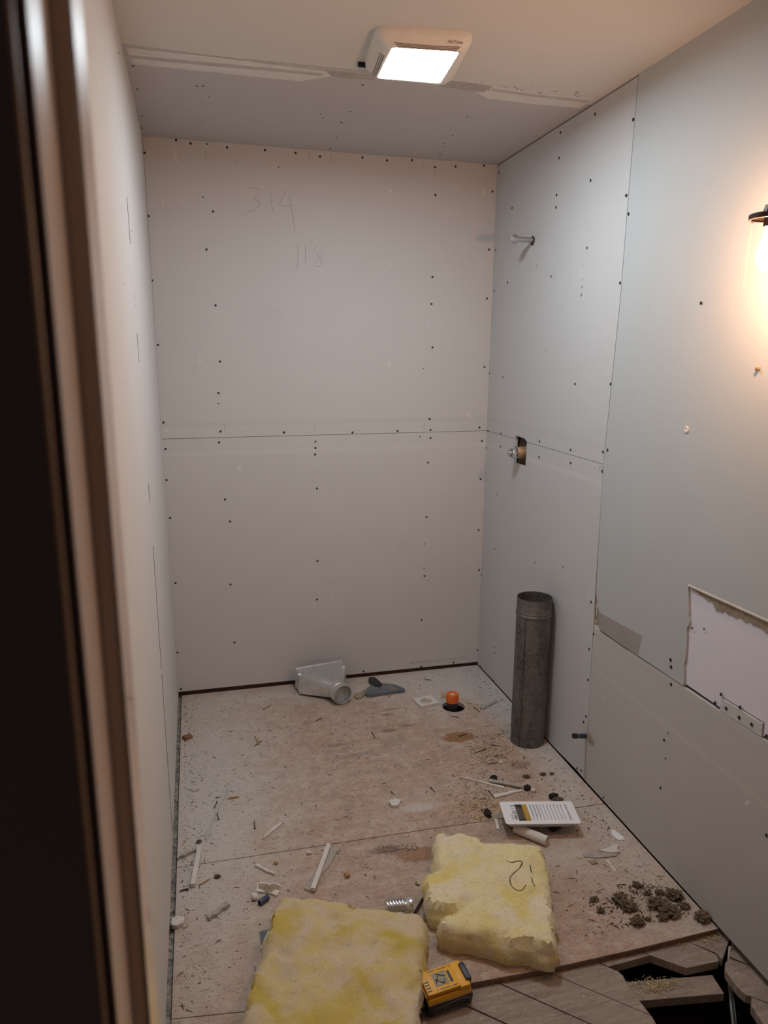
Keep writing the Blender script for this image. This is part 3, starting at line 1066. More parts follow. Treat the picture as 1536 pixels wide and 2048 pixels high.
bm = bmesh.new()
LZ = L0
ra = rrect(O0, 1.0, 0, r=.13)
rb = rrect(LZ, 1.0, 0, r=.06)
mixr = lambda t, s: [a.lerp(b, t) + Vector((0, 0, -s)) for a, b in zip(ra, rb)]
rings(bm, [mixr(0, -.001), mixr(0, .010), mixr(.12, .013), mixr(.5, .014), mixr(.85, .008), mixr(.97, .003), mixr(1.0, .0)])
cover = obj('cover', bm, M['fan_pl'], fan, smooth=True)
bm = bmesh.new()
ri = rrect(LZ, .995, -.001, r=.06)
cap = [bm.verts.new(p) for p in ri]
ri2 = rrect(LZ, .995, .006, r=.06)
bm.faces.new(cap)
obj('light_panel', bm, M['lens'], fan)
bm = bmesh.new()


def on_cover(s, t, side):
    i, j = {'front': (0, 1), 'left': (3, 0)}[side]
    po = O0[i].lerp(O0[j], s)
    pl_ = LZ[i].lerp(LZ[j], s)
    bulge = [(0, .010), (.12, .013), (.5, .014), (.85, .008), (.97, .003), (1, 0)]
    for (t0, b0), (t1, b1) in zip(bulge, bulge[1:]):
        if t <= t1:
            bb = b0 + (b1 - b0) * (t - t0) / (t1 - t0)
            break
    return po.lerp(pl_, t) + Vector((0, 0, -bb - .0006))


for t in (.50, .62, .73, .83):
    tube(bm, [on_cover(.12 + .80 * k / 12, t + .10 * sin(pi * k / 12) * (.9 - t), 'front') for k in range(13)], .0012, 5)
    tube(bm, [on_cover(.06 + .66 * k / 12, t + .10 * sin(pi * k / 12) * (.9 - t), 'left') for k in range(13)], .0012, 5)
obj('vent_slot', bm, M['fan_slot'], fan)
tc = on_cover(.83, .26, 'front')
ex = (O0[1] - O0[0]).normalized()
ey = (on_cover(.83, .15, 'front') - on_cover(.83, .45, 'front')).normalized()
bm = text_bm('NuTone', .0125, axes(ex, ey, ex.cross(ey)), tc + Vector((0, 0, -.0006)), .0003)
obj('maker_name', bm, M['fan_slot'], fan)
bm = bmesh.new()
box(bm, (-.012, -.006, -.012), (.012, .006, 0), (Matrix.Identity(3), ce(724, 125)))
obj('housing_tab', bm, M['black_dull'], fan)

# ---- wall lamp
LC = Vector((1.361, -1.985, -.007))
lamp = thing('wall_lamp', 'dark bronze wall lamp with clear glass shade and glowing bulb', 'wall lamp', (1.52, -1.985, 1.90))
bm = bmesh.new()
lathe(bm, LC + Vector((0, 0, 1.900)), (0, 0, 1), [(0, .041), (0, .047), (.010, .047), (.012, .043), (.016, .020), (.030, .016), (.032, 0)], 40)
obj('shade_holder', bm, M['bronze'], lamp, smooth=True)
bm = bmesh.new()
tube(bm, smoothpath([LC + Vector((0, 0, 1.935)), LC + Vector((0, 0, 1.985)), LC + Vector((.02, 0, 2.01)), LC + Vector((.145, 0, 2.01))], 6), .006, 12)
lathe(bm, LC + Vector((0, 0, 1.966)), (0, 0, 1), [(0, 0), (0, .012), (.012, .014), (.016, .010), (.018, 0)], 20)
obj('arm', bm, M['bronze'], lamp, smooth=True)
bm = bmesh.new()
lathe(bm, (1.519, -1.985, 2.003), (-1, 0, 0), [(0, 0), (0, .055), (.012, .055), (.018, .045), (.018, 0)], 32)
obj('back_plate', bm, M['bronze'], lamp, smooth=True)
bm = bmesh.new()
lathe(bm, LC + Vector((0, 0, 1.762)), (0, 0, 1), [(.138, .041), (.02, .0455), (.003, .0460), (0, .0430)], 48)
obj('glass_shade', bm, M['glass'], lamp, smooth=True)
bm = bmesh.new()
lathe(bm, LC + Vector((0, 0, 1.905)), (0, 0, -1), [(0, 0), (0, .017), (.020, .017), (.020, 0)], 20)
obj('socket', bm, M['bronze'], lamp, smooth=True)
bm = bmesh.new()
lathe(bm, LC + Vector((0, 0, 1.884)), (0, 0, -1), [(0, .012), (.016, .014), (.030, .019), (.050, .0245), (.068, .0245), (.082, .018), (.090, .008), (.091, 0)], 24)
obj('bulb', bm, M['bulb'], lamp, smooth=True)

# ---- shower arm
p = rt(1066, 480)
arm = thing('shower_pipe_stub', 'capped steel pipe stub sticking out high on the wall', 'pipe', p)
bm = bmesh.new()
cyl(bm, p + Vector((.02, 0, 0)), p + Vector((-.085, 0, 0)), .0105)
obj('pipe', bm, M['steel'], arm, smooth=True)
bm = bmesh.new()
lathe(bm, p + Vector((-.072, 0, 0)), (-1, 0, 0), [(0, .0105), (0, .0165), (.004, .0175), (.015, .0175), (.017, .0150), (.017, 0)], 24)
lathe(bm, p + Vector((-.089, 0, 0)), (-1, 0, 0), [(0, 0), (0, .0125), (.016, .0120), (.016, 0)], 4)
obj('end_cap', bm, M['steel'], arm)
bm = bmesh.new()
lathe(bm, p + Vector((-.0008, .001, -.003)), (-1, 0, 0), [(0, 0), (0.0002, .019), (.0008, .019), (.0010, 0)], 24)
obj('wall_hole', bm, M['gap'], arm)

# ---- shower valve
p = Vector((xr(-.4, 1.17), -.405, 1.172))
val = thing('shower_valve', 'shower valve with chrome stem poking from a ragged square hole', 'shower valve', p)
bm = bmesh.new()
lathe(bm, p + Vector((.035, 0, 0)), (-1, 0, 0), [(0, 0), (0, .025), (.06, .025), (.065, .022), (.065, 0)], 28)
obj('valve_body', bm, M['tan'], val, smooth=True)
bm = bmesh.new()
lathe(bm, p + Vector((-.026, 0, 0)), (-1, 0, 0), [(0, .020), (0, .027), (.006, .029), (.016, .029), (.020, .025), (.020, .019), (.014, .017), (.014, 0)], 28)
obj('retaining_ring', bm, M['chrome'], val, smooth=True)
bm = bmesh.new()
cyl(bm, p + Vector((-.036, 0, 0)), p + Vector((-.066, 0, 0)), .008, .006)
for a in range(4):
    R = Matrix.Rotation(a * pi / 2 + .3, 3, 'X')
    box(bm, (-.062, -.002, .004), (-.040, .002, .017), (R, p))
obj('stem', bm, M['chrome'], val, smooth=True)

# ---- blue tube stub low on the wall
p = rt(1172, 1472)
st = thing('blue_pipe_stub', 'short blue plastic pipe with black tip poking from low wall', 'pipe', p)
dd = (rt(1147, 1472, .062) - p).normalized()
bm = bmesh.new()
cyl(bm, p - dd * .03, p + dd * .050, .0085)
obj('pipe', bm, M['blue'], st, smooth=True)
bm = bmesh.new()
cyl(bm, p + dd * .050, p + dd * .066, .0095)
obj('tip', bm, M['black'], st, smooth=True)
bm = bmesh.new()
lathe(bm, p + dd * .046, dd, [(0, .0088), (0, .0096), (.004, .0096), (.004, .0088)], 20)
obj('crimp_ring', bm, M['steel'], st, smooth=True)
bm = bmesh.new()
q = [rt(*s_, .0035) for s_ in ((1172, 1466), (1178, 1468), (1186, 1480), (1187, 1488), (1181, 1484), (1175, 1478))]
plate(bm, [(v.y, v.z) for v in q], [], fnR, -.0045, -.0015)
obj('paper_flap', bm, M['kraft'], st)


# ================================================================== THINGS ON THE FLOOR
# ---- tall galvanized duct
pb, pt = Vector((1.4345, -.775, .0008)), Vector((1.4385, -.775, .636))
ax = (pt - pb)
duct = thing('duct_pipe', 'tall dull grey galvanized duct pipe standing on its end', 'duct pipe', pb)
bm = bmesh.new()
R0 = .0705
lathe(bm, pb, ax, [(0, R0 - .002), (0, R0), (.02, R0), (.560, R0), (.564, R0 + .0035), (.570, R0 + .0035), (.574, R0 + .0005), (.578, R0 + .002), (.583, R0), (.636, R0), (.636, R0 - .002), (.30, R0 - .002), (0, R0 - .002)], 64)
obj('tube', bm, M['galv'], duct, smooth=True)
bm = bmesh.new()
s = ax.normalized()
sd = Vector((-.80, -.60, 0))
box(bm, (-.004, -.0012, 0), (.004, .0012, .56), (axes(Vector((.6, -.8, 0)), sd, Vector((0, 0, 1))), pb + sd * (R0 + .0006)))
obj('lock_seam', bm, M['galv'], duct)

# ---- register boot
boot = thing('duct_boot', 'shiny galvanized duct boot with a round collar lying by back wall', 'duct fitting', (.68, -.15, 0))
cax = Vector((.30, -.95, -.03)).normalized()      # collar axis
cs = Vector((cax.y * -1, cax.x, 0)).normalized()  # to the side
cs = Vector((.953, .302, 0)).normalized()
cu = cs.cross(cax).normalized()
if cu.z < 0: cu = -cu
cc = Vector((.722, -.215, .0505))
RC = .0455


def circ(cen, r, n=48):
    return [cen + (cs * cos(2 * pi * i / n) + cu * sin(2 * pi * i / n)) * r for i in range(n)]


bx = Vector((.953, .302, 0)).normalized()
bx = Vector((.985, .17, 0)).normalized()
rc_ = Vector((.673, -.080, .054))


def rect(cen, w, h, up_, n=48):
    out = []
    cor = [(1, 1), (-1, 1), (-1, -1), (1, -1)]
    for i in range(n):
        q_ = (i + n // 8) // (n // 4) % 4
        t = ((i + n // 8) % (n // 4)) / (n // 4)
        (xa, ya), (xb, yb) = cor[q_ - 1], cor[q_]
        out.append(cen + bx * ((xa + (xb - xa) * t) * w / 2) + up_ * ((ya + (yb - ya) * t) * h / 2))
    return out


upb = Vector((0, .22, .97)).normalized()
bd = Vector((.10, -.97, .2)).normalized()
bm = bmesh.new()
ro = rect(rc_ + Vector((-.004, .034, .008)), .238, .090, upb)
r1_ = rect(rc_ + Vector((.002, -.022, -.003)), .240, .088, upb)
ci = circ(cc, RC)
for p in ro + r1_:
    if p.z < .001: p.z = .001
lrp = lambda A, B, t: [a.lerp(b, t) for a, b in zip(A, B)]
rings(bm, [ro, r1_, lrp(r1_, ci, .35), lrp(r1_, ci, .7), ci, circ(cc + cax * .02, RC), circ(cc + cax * .022, RC + .0022), circ(cc + cax * .028, RC + .0022), circ(cc + cax * .03, RC), circ(cc + cax * .062, RC + .0005),
           circ(cc + cax * .062, RC - .0012), circ(cc + cax * .02, RC - .0012), lrp(r1_, ci, .7)[:]][:12])
bo_ = obj('body', bm, M['galv_new'], boot, smooth=True)
bo_.data.set_sharp_from_angle(angle=math.radians(13))
bm = bmesh.new()
bm.faces.new([bm.verts.new(p) for p in circ(cc + cax * .046, RC - .0025)])
bm.faces.new([bm.verts.new(p) for p in circ(cc + cax * .044, RC - .0025)])
obj('damper_plate', bm, M['plate_blue'], boot)
bm = bmesh.new()
rp = rect(rc_ + Vector((-.004, .0355, .0085)), .249, .099, upb)
rq = rect(rc_ + Vector((-.004, .0335, .0080)), .249, .099, upb)
rw = rect(rc_ + Vector((-.004, .0335, .0080)), .236, .088, upb)
for p in rp + rq + rw:
    if p.z < .001: p.z = .001
rings(bm, [rw, rq, rp])
for sx in (-1, 1):
    box(bm, (-.007, -.004, -.03), (.007, .004, .014), (axes(bx, upb.cross(bx), upb), rc_ + bx * sx * .113 + upb * .044 + Vector((0, -.006, 0))))
obj('flange', bm, M['galv_new'], boot, smooth=True)

# ---- scraper
kn = thing('drywall_knife', 'dark crescent bladed scraper lying near the back wall', 'scraper', fl(770, 1382))


def fpoly(name, px, z0, h, mat, parent, bev=.0):
    q = [fl(x, y, z0 + h) for x, y in px]
    bm = bmesh.new()
    plate(bm, [(p.x, p.y) for p in q], [], fnF, z0, z0 + h)
    return obj(name, bm, mat, parent, base=None if parent else base_of(q, z0))


fpoly('handle', [(737, 1357), (739, 1354), (750, 1354), (753, 1357), (764, 1367), (760, 1371), (749, 1370)], .003, .020, M['black'], kn)
fpoly('blade', [(731, 1381), (733, 1377), (740, 1373), (750, 1369), (763, 1366.5), (778, 1367), (790, 1369), (802, 1373), (809, 1377), (810, 1379), (800, 1380.5), (785, 1382.5), (757, 1386.5), (745, 1388.5), (734, 1389), (731, 1385)], .001, .015, M['slate'], kn)
fpoly('label_strip', [(749, 1376), (752, 1374), (775, 1371.5), (782, 1371.5), (790, 1376), (796, 1379), (780, 1380), (778, 1377), (782, 1376), (774, 1374.5), (753, 1378)], .0163, .0006, M['steel'], kn)
o = fpoly('paper_scrap', [(708, 1390), (714, 1386), (721, 1384), (731, 1379), (731, 1388), (724, 1394.5), (716, 1397), (710, 1394)], .001, .006, M['kraft'], None)
tag(o, 'torn brown paper-faced drywall scrap between the duct boot and the scraper', 'scrap')

# ---- capped drain
dp = Vector((1.224, -.418, 0))
dr = thing('drain_pipe', 'black drain pipe with a bright orange cap in a round floor hole', 'pipe', dp + Vector((0, 0, -.25)))
bm = bmesh.new()
cyl(bm, dp + Vector((0, 0, -.28)), dp + Vector((0, 0, .034)), .0265, n=32)
obj('pipe', bm, M['black'], dr, smooth=True)
bm = bmesh.new()
lathe(bm, dp + Vector((0, 0, .030)), (0, 0, 1), [(0, .0265), (0, .0290), (.034, .0290), (.0385, .0275), (.040, .024), (.0385, .010), (.0385, 0)], 40)
for i in range(30):
    a_ = 2 * pi * i / 30
    box(bm, (-.0007, -.0008, .004), (.0007, .0008, .030), (Matrix.Rotation(a_, 3, 'Z'), dp + Vector((.029 * sin(a_), -.029 * cos(a_), .030))))
cap_ = obj('cap', bm, M['orange'], dr, smooth=True)
bm = bmesh.new()
box(bm, (-.009, -.005, 0), (.009, .005, .0006), (Matrix.Rotation(.2, 3, 'Z'), dp + Vector((-.002, -.006, .0688))))
obj('cap_label', bm, M['mud'], cap_)

# ---- square drywall cut-out with a hole
q = [fl(*s_, .013) for s_ in ((826, 1397), (861, 1390.5), (880, 1405), (841, 1412.5))]
cq = base_of(q)
hp = fl(852, 1402, .013)
bm = bmesh.new()
hol = [(hp.x + (.027 + .004 * noise.noise(Vector((a_ * 3, 1, 0)))) * cos(a_), hp.y + (.026 + .004 * noise.noise(Vector((a_ * 3, 5, 0)))) * sin(a_)) for a_ in [2 * pi * i / 30 for i in range(30)]]
plate(bm, [(p.x, p.y) for p in q], [hol], fnF, .001, .0135)
sq = obj('drywall_cutout', bm, M['gypsum'], base=(cq.x, cq.y, .001))
tag(sq, 'square drywall cut-out with a round hole beside the orange cap', 'drywall scrap')


# ---- insulation batts
def batt(name, outline, H, mat, seed, label, crease=(), step=.010, tilt=None):
    sd_ = Vector((seed * 3.7, seed * 1.3, 0))
    out = []
    for i in range(len(outline)):
        a_, b_ = outline[i], outline[(i + 1) % len(outline)]
        n_ = max(1, int((b_ - a_).length / .007))
        for k in range(n_):
            out.append(a_.lerp(b_, k / n_))
    N = len(out)
    nrm = []
    area = sum(out[i].x * out[(i + 1) % N].y - out[(i + 1) % N].x * out[i].y for i in range(N))
    sgn = 1 if area > 0 else -1
    for i in range(N):
        d_ = (out[(i + 2) % N] - out[i - 2])
        nrm.append(Vector((d_.y, -d_.x, 0)).normalized() * sgn)
    out = [p + n_ * .010 * noise.noise(Vector((p.x * 22, p.y * 22, seed))) for p, n_ in zip(out, nrm)]
    if area < 0:
        out.reverse()
        nrm.reverse()
    P2 = [Vector((p.x, p.y)) for p in out]

    def inside(x, y):
        c_ = False
        for i in range(N):
            a_, b_ = P2[i], P2[i - 1]
            if (a_.y > y) != (b_.y > y) and x < (b_.x - a_.x) * (y - a_.y) / (b_.y - a_.y) + a_.x: c_ = not c_
        return c_

    pts, dist = list(P2), [0.0] * N
    x0, x1 = min(p.x for p in P2), max(p.x for p in P2)
    y0, y1 = min(p.y for p in P2), max(p.y for p in P2)
    x = x0
    while x < x1:
        y = y0
        while y < y1:
            xx, yy = x + random.uniform(-.002, .002), y + random.uniform(-.002, .002)
            if inside(xx, yy):
                d_ = min((Vector((xx, yy)) - p).length for p in P2[::2])
                if d_ > .006:
                    pts.append(Vector((xx, yy)))
                    dist.append(d_)
            y += step
        x += step
    vs, es, fs, *_ = delaunay_2d_cdt(pts, [(i, (i + 1) % N) for i in range(N)], [], 1, 1e-6)

    def hgt(x, y, d_):
        v = Vector((x, y, 0)) + sd_
        h = H + .018 * noise.noise(v * 7) + .011 * noise.noise(v * 18) + .0045 * noise.noise(v * 40) + .001 * noise.noise(v * 90)
        if tilt: h += tilt(x, y)
        R_ = .022
        if d_ < R_: h -= .016 * (1 - sqrt(max(0, 1 - (1 - d_ / R_) ** 2)))
        for (a_, b_, w_, dep) in crease:
            ab = b_ - a_
            q_ = Vector((x, y))
            t = max(0, min(1, (q_ - a_).dot(ab) / ab.length_squared))
            dd_ = (q_ - (a_ + ab * t)).length
            h -= dep * math.exp(-(dd_ / w_) ** 2) * (1 - .7 * t)
        return h

    bm = bmesh.new()
    dd2 = []
    for v in vs:
        dd2.append(0 if False else min((v - p).length for p in P2[::2]))
    V = [bm.verts.new((v.x, v.y, hgt(v.x, v.y, max(0, d_ - .002)) if i_ >= N else H - .016 + .010 * noise.noise(Vector((v.x, v.y, 0)) * 9 + sd_) + .003 * noise.noise(Vector((v.x, v.y, 0)) * 35 + sd_))) for i_, (v, d_) in enumerate(zip(vs, dd2))]
    for f in fs:
        try: bm.faces.new([V[i] for i in f])
        except ValueError: pass
    bm.verts.ensure_lookup_table()
    K = 9
    prev = V[:N]
    for k in range(1, K + 1):
        t = k / K
        ring = []
        for i in range(N):
            p = V[i].co
            z = p.z * (1 - t) + .001 * t
            bulge = .007 * sin(pi * min(1, t * 1.1)) + .007 * noise.noise(Vector((p.x * 18, p.y * 18, z * 35 + seed))) + .0025 * noise.noise(Vector((p.x * 45, p.y * 45, z * 90)))
            if k == K: bulge *= .5
            q_ = Vector((p.x, p.y, 0)) + nrm[i] * bulge
            ring.append(bm.verts.new((q_.x, q_.y, z)))
        for i in range(N):
            j = (i + 1) % N
            bm.faces.new((prev[i], prev[j], ring[j], ring[i]))
        prev = ring
    bm.faces.new(prev)
    bm.normal_update()
    cen = base_of([Vector((p.x, p.y, 0)) for p in P2], .001)
    root = thing(name, label, 'insulation', cen, 'yellow insulation batts on the floor')
    # fibres
    fb = bmesh.new()
    rn = random.Random(seed)
    faces = [f for f in bm.faces if f.normal.z > -.3 and len(f.verts) < 6]
    for _ in range(5200):
        f = rn.choice(faces)
        edge = f.normal.z < .8
        if not edge and rn.random() < .55: continue
        p = f.calc_center_median()
        n_ = f.normal if f.normal.length else Vector((0, 0, 1))
        L_ = rn.uniform(.005, .014) * (1.1 if edge else .9)
        d_ = (n_ * rn.uniform(.05, .5) + Vector((rn.uniform(-1, 1), rn.uniform(-1, 1), rn.uniform(-.3, .4)))).normalized()
        w_ = d_.orthogonal().normalized() * .00036
        m_ = p + d_ * L_ * .5 + n_ * .001
        e_ = p + d_ * L_
        e_.z = max(e_.z, .002)
        m_.z = max(m_.z, .002)
        a1, a2, b1, b2, c1 = [fb.verts.new(q_) for q_ in (p - w_, p + w_, m_ - w_, m_ + w_, e_)]
        fb.faces.new((a1, a2, b2, b1))
        fb.faces.new((b1, b2, c1))
    def surf(x, y):
        return hgt(x, y, .05)
    obj('wool', bm, mat, root, smooth=True)
    for p in root.children[0].data.polygons: p.use_smooth = True
    tag(obj('loose_fibres', fb, M['fibre'], root), kind='stuff')
    return root, surf


HB = .082
o1 = [fl(*q_, .085) for q_ in ((564, 1787), (640, 1792), (700, 1799), (790, 1812), (854, 1834), (850, 1880), (846, 1930), (836, 2000), (831, 2048))]
ext = (o1[8] - o1[4]).normalized()
extl = (fl(481, 2048, .085) - fl(560, 1787, .085)).normalized()
o1 = o1 + [o1[8] + ext * .16, fl(481, 2048, .085) + extl * .14] + [fl(*q_, .085) for q_ in ((481, 2048), (505, 1965), (529, 1880), (548, 1820))]
v2 = lambda *q_: Vector(fl(*q_, .085)[:2])
r_, surf1 = batt('insulation_batt', o1, HB, M['batt_a'], 1, 'large yellow insulation batt nearest, overlapping the battery pack', step=.010,
                 crease=((v2(660, 1825), v2(730, 1840), .012, .010), (v2(650, 1890), v2(790, 1900), .03, .014), (v2(560, 1950), v2(640, 1930), .025, .010)))
o2 = [fl(*q_, .085) for q_ in ((878, 1656), (888, 1656), (897, 1666), (917, 1661), (949, 1668), (964, 1679), (1002, 1676), (1048, 1680), (1088, 1692), (1092, 1727), (1102, 1793), (1108, 1842), (1111, 1890), (1052, 1882), (1001, 1871), (950, 1861),
                               (905, 1853), (884, 1848), (880, 1840), (888, 1824), (915, 1812), (890, 1812), (862, 1806), (852, 1779), (850, 1738), (874, 1731), (868, 1715), (873, 1686), (872, 1662))]
r_, surf2 = batt('insulation_batt', o2, HB, M['batt_b'], 5, 'pale yellow insulation batt marked 12 in marker, beside the white package', step=.010,
                 crease=((v2(900, 1822), v2(955, 1797), .014, .030), (v2(893, 1838), v2(960, 1815), .012, .012), (v2(965, 1690), v2(960, 1705), .012, .014)))
bm = bmesh.new()
for l in ([(1012, 1722), (1028, 1727), (1044, 1730), (1034, 1742), (1021, 1752), (1021, 1762), (1031, 1772), (1044, 1773), (1052, 1766)], [(1060, 1733), (1063, 1743)], [(1063, 1752), (1066, 1763), (1070, 1769)]):
    pts = smoothpath([fl(x, y, .085) for x, y in l], 6)
    pts = [Vector((p.x, p.y, surf2(p.x, p.y) - .0006)) for p in pts]
    tube(bm, pts, .0019, 6)
mk = obj('marker_writing', bm, M['marker'], r_)

# ---- battery pack
b0 = fl(886, 1992, .0)
Lx = (fl(932, 1992) - fl(845, 2022)).normalized()
Ly = Vector((-Lx.y, Lx.x, 0))
tl = .16
Lyt = (Ly * cos(tl) + Vector((0, 0, 1)) * sin(tl))
Lz = Lx.cross(Lyt)
BM_ = axes(Lx, Lyt, Lz)
bo = fl(884, 1985) + Vector((0, 0, .0))
bo = bo - Lyt * 0 + Vector((0, 0, -.010))
bat = thing('battery_pack', 'yellow and black cordless tool battery pack on the bare boards', 'battery', bo)
X = (BM_, bo)
bm = bmesh.new()
box(bm, (-.060, -.044, 0), (.066, .044, .040), X, .008)
obj('base_case', bm, M['black'], bat, smooth=True)
bm = bmesh.new()
q = [(-.058, -.040), (.060, -.040), (.064, -.034), (.064, .034), (.060, .040), (-.058, .040)]
A = [bm.verts.new(BM_ @ Vector((x, y, .038)) + bo) for x, y in q]
B = [bm.verts.new(BM_ @ Vector((x * .97, y * .90, .050)) + bo) for x, y in q]
for i in range(6): bm.faces.new((A[i], A[(i + 1) % 6], B[(i + 1) % 6], B[i]))
bm.faces.new(A[::-1])
bm.faces.new(B)
obj('upper_shell', bm, M['yellow'], bat)
bm = bmesh.new()
box(bm, (-.062, -.030, .050), (.036, .030, .056), X, .001)
obj('rail_groove', bm, M['yellow_dk'], bat)
bm = bmesh.new()
box(bm, (-.058, -.032, .056), (.034, .032, .066), X, .0025)
box(bm, (.030, -.036, .046), (.060, .036, .064), X, .006)
tp = obj('slide_top', bm, M['yellow'], bat, smooth=True)
bm = bmesh.new()
box(bm, (.0535, -.024, .036), (.0685, .024, .0600), (BM_ @ Matrix.Rotation(-.12, 3, 'Y'), bo + Lx * .004 + Lz * .003), .004)
lt_ = obj('release_latch', bm, M['black'], bat, smooth=True)
bm = bmesh.new()
for i in range(4):
    box(bm, (.0665 + .0006 * i, -.020, .040 + i * .0045), (.0705 + .0002 * i, .020, .0415 + i * .0045), (BM_ @ Matrix.Rotation(-.12, 3, 'Y'), bo + Lx * .004 + Lz * .003))
obj('grip_rib', bm, M['slate'], lt_)
bm = bmesh.new()
box(bm, (.012, -.016, .0660), (.019, .016, .0664), X)
obj('contact_slot', bm, M['black'], tp)
for i in range(4):
    bm = bmesh.new()
    box(bm, (-.056, -.024 + i * .008, .0655), (-.044, -.021 + i * .008, .0664), X)
    obj('contact_slot', bm, M['black'], tp)
bm = bmesh.new()
box(bm, (-.030, -.017, .0661), (.008, .019, .0665), X)
obj('label', bm, M['label_grey'], tp)
bm = bmesh.new()
for (a1, b1, a2, b2) in ((-.028, -.010, -.012, .012), (-.012, .012, -.020, .016), (-.020, .016, .004, .004), (-.026, .002, -.006, -.014), (-.006, -.014, -.002, -.002)):
    tube(bm, [BM_ @ Vector((a1, b1, .0667)) + bo, BM_ @ Vector((a2, b2, .0667)) + bo], .0011, 5)
for yy in (-.026, .026):
    for i in range(14):
        if random.random() < .8: box(bm, (-.036 + i * .0045, yy - .0012, .0661), (-.036 + i * .0045 + .003, yy + .0012, .0664), X)
obj('label_print', bm, M['black'], tp)
bm = text_bm('FLEXVOLT', .019, BM_ @ axes(Vector((1, 0, 0)), Vector((0, 0, 1)), Vector((0, -1, 0))), bo + BM_ @ Vector((-.004, -.0442, .017)), .0003)
obj('case_lettering', bm, M['slate'], bat)
bm = bmesh.new()
for z_ in (.031, .006):
    tube(bm, [bo + BM_ @ Vector((x, -.0442, z_ + .003 * sin(x * 60) * (z_ > .02))) for x in [-.04 + .008 * i for i in range(13)]], .0007, 5)
obj('case_stripe', bm, M['label_grey'], bat)

# ---- white package
c4 = [fl(993, 1602, .062), fl(1140, 1604, .058), fl(1166, 1645, .052), fl(1018, 1650, .058)]
pc = base_of(c4, .001)
pk = thing('fastener_package', 'white plastic fastener package with a black and gold label', 'package', pc)
ux = ((c4[1] - c4[0]) + (c4[2] - c4[3])).normalized()
uy = ((c4[0] - c4[3]) + (c4[1] - c4[2])).normalized()
uz = ux.cross(uy).normalized()
uy = uz.cross(ux)
pm = base_of(c4)
PW, PH = ((c4[1] - c4[0]).length + (c4[2] - c4[3]).length) / 2, ((c4[0] - c4[3]).length + (c4[1] - c4[2]).length) / 2
PM = axes(ux, uy, uz)


def rr2(w, h, r, n=5):
    o = []
    for cx_, cy_, a0 in ((w / 2 - r, h / 2 - r, 0), (-w / 2 + r, h / 2 - r, pi / 2), (-w / 2 + r, -h / 2 + r, pi), (w / 2 - r, -h / 2 + r, 1.5 * pi)):
        for j in range(n):
            a_ = a0 + pi / 2 * j / (n - 1)
            o.append((cx_ + r * cos(a_), cy_ + r * sin(a_)))
    return o


bm = bmesh.new()
plate(bm, rr2(PW, PH, .010), [], lambda u, v, w: PM @ Vector((u, v, w)) + pm, -.0025, 0)
obj('card', bm, M['white_pl'], pk)
bm = bmesh.new()
rings(bm, [[PM @ Vector((u, v, -.0026)) + pm for u, v in rr2(PW * .93, PH * .86, .010)], [PM @ Vector((u - .004, v, -.022)) + pm for u, v in rr2(PW * .86, PH * .76, .012)]], True)
obj('blister_tray', bm, M['clear_pl'], pk, smooth=True)


def pbox(x0, x1, y0, y1, mat, name, z=.0005, par=None, sk=0.0):
    bm = bmesh.new()
    plate(bm, [(x0, y0), (x1, y0), (x1, y1), (x0, y1)], [], lambda u, v, w: PM @ Vector(((u - .5) * PW, (v - .5) * PH, w)) + pm, .0001, z)
    return obj(name, bm, mat, par or pk)


card = pk.children[0]
pbox(.19, .285, .14, .86, M['black'], 'black_label')
pbox(.285, .355, .14, .86, M['gold'], 'gold_label')
bm = bmesh.new()
pf = lambda u, v, w: PM @ Vector(((u - .5) * PW, (v - .5) * PH, w)) + pm
for i in range(10):
    x_ = .39 + i * .047
    plate(bm, [(x_, .16), (x_ + .010, .16), (x_ + .010, .86 if i < 3 else .80), (x_, .86 if i < 3 else .80)], [], pf, .0001, .0004)
    plate(bm, [(x_, .79), (x_ + .016, .79), (x_ + .016, .85), (x_, .85)], [], pf, .0001, .0005)
    if i < 3:
        plate(bm, [(x_ + .012, .30), (x_ + .020, .30), (x_ + .020, .80), (x_ + .012, .80)], [], pf, .0001, .0004)
plate(bm, [(.875, .16), (.897, .16), (.897, .86), (.875, .86)], [], pf, .0001, .0005)
for i in range(8):
    plate(bm, [(.10 + .004 * (i % 2), .2 + i * .03), (.135, .2 + i * .03), (.135, .212 + i * .03), (.10, .212 + i * .03)], [], pf, .0001, .0004)
obj('label_lettering', bm, M['print_grey'], pk)
bm = bmesh.new()
for i in range(5):
    plate(bm, [(.198 + i * .017, .2), (.203 + i * .017, .2), (.203 + i * .017, .8 - .03 * i), (.198 + i * .017, .8 - .03 * i)], [], pf, .0005, .0008)
obj('label_lettering', bm, M['label_grey'], pk)
for s_, v in (('3', .80), ('x', .68), ('10', .52)):
    bm = text_bm(s_, .020 if s_ != 'x' else .012, PM @ axes(Vector((0, -1, 0)), Vector((1, 0, 0)), Vector((0, 0, 1))), pf(.155, v, .0004), .0003)
    obj('size_print', bm, M['black'], pk)
bm = bmesh.new()
for i in range(9):
    w_ = (.010, .006, .014)[i % 3]
    plate(bm, [(.145, .20 + i * .022), (.180, .20 + i * .022), (.180, .20 + i * .022 + w_), (.145, .20 + i * .022 + w_)], [], pf, .0001, .0005)
obj('barcode', bm, M['black'], pk)
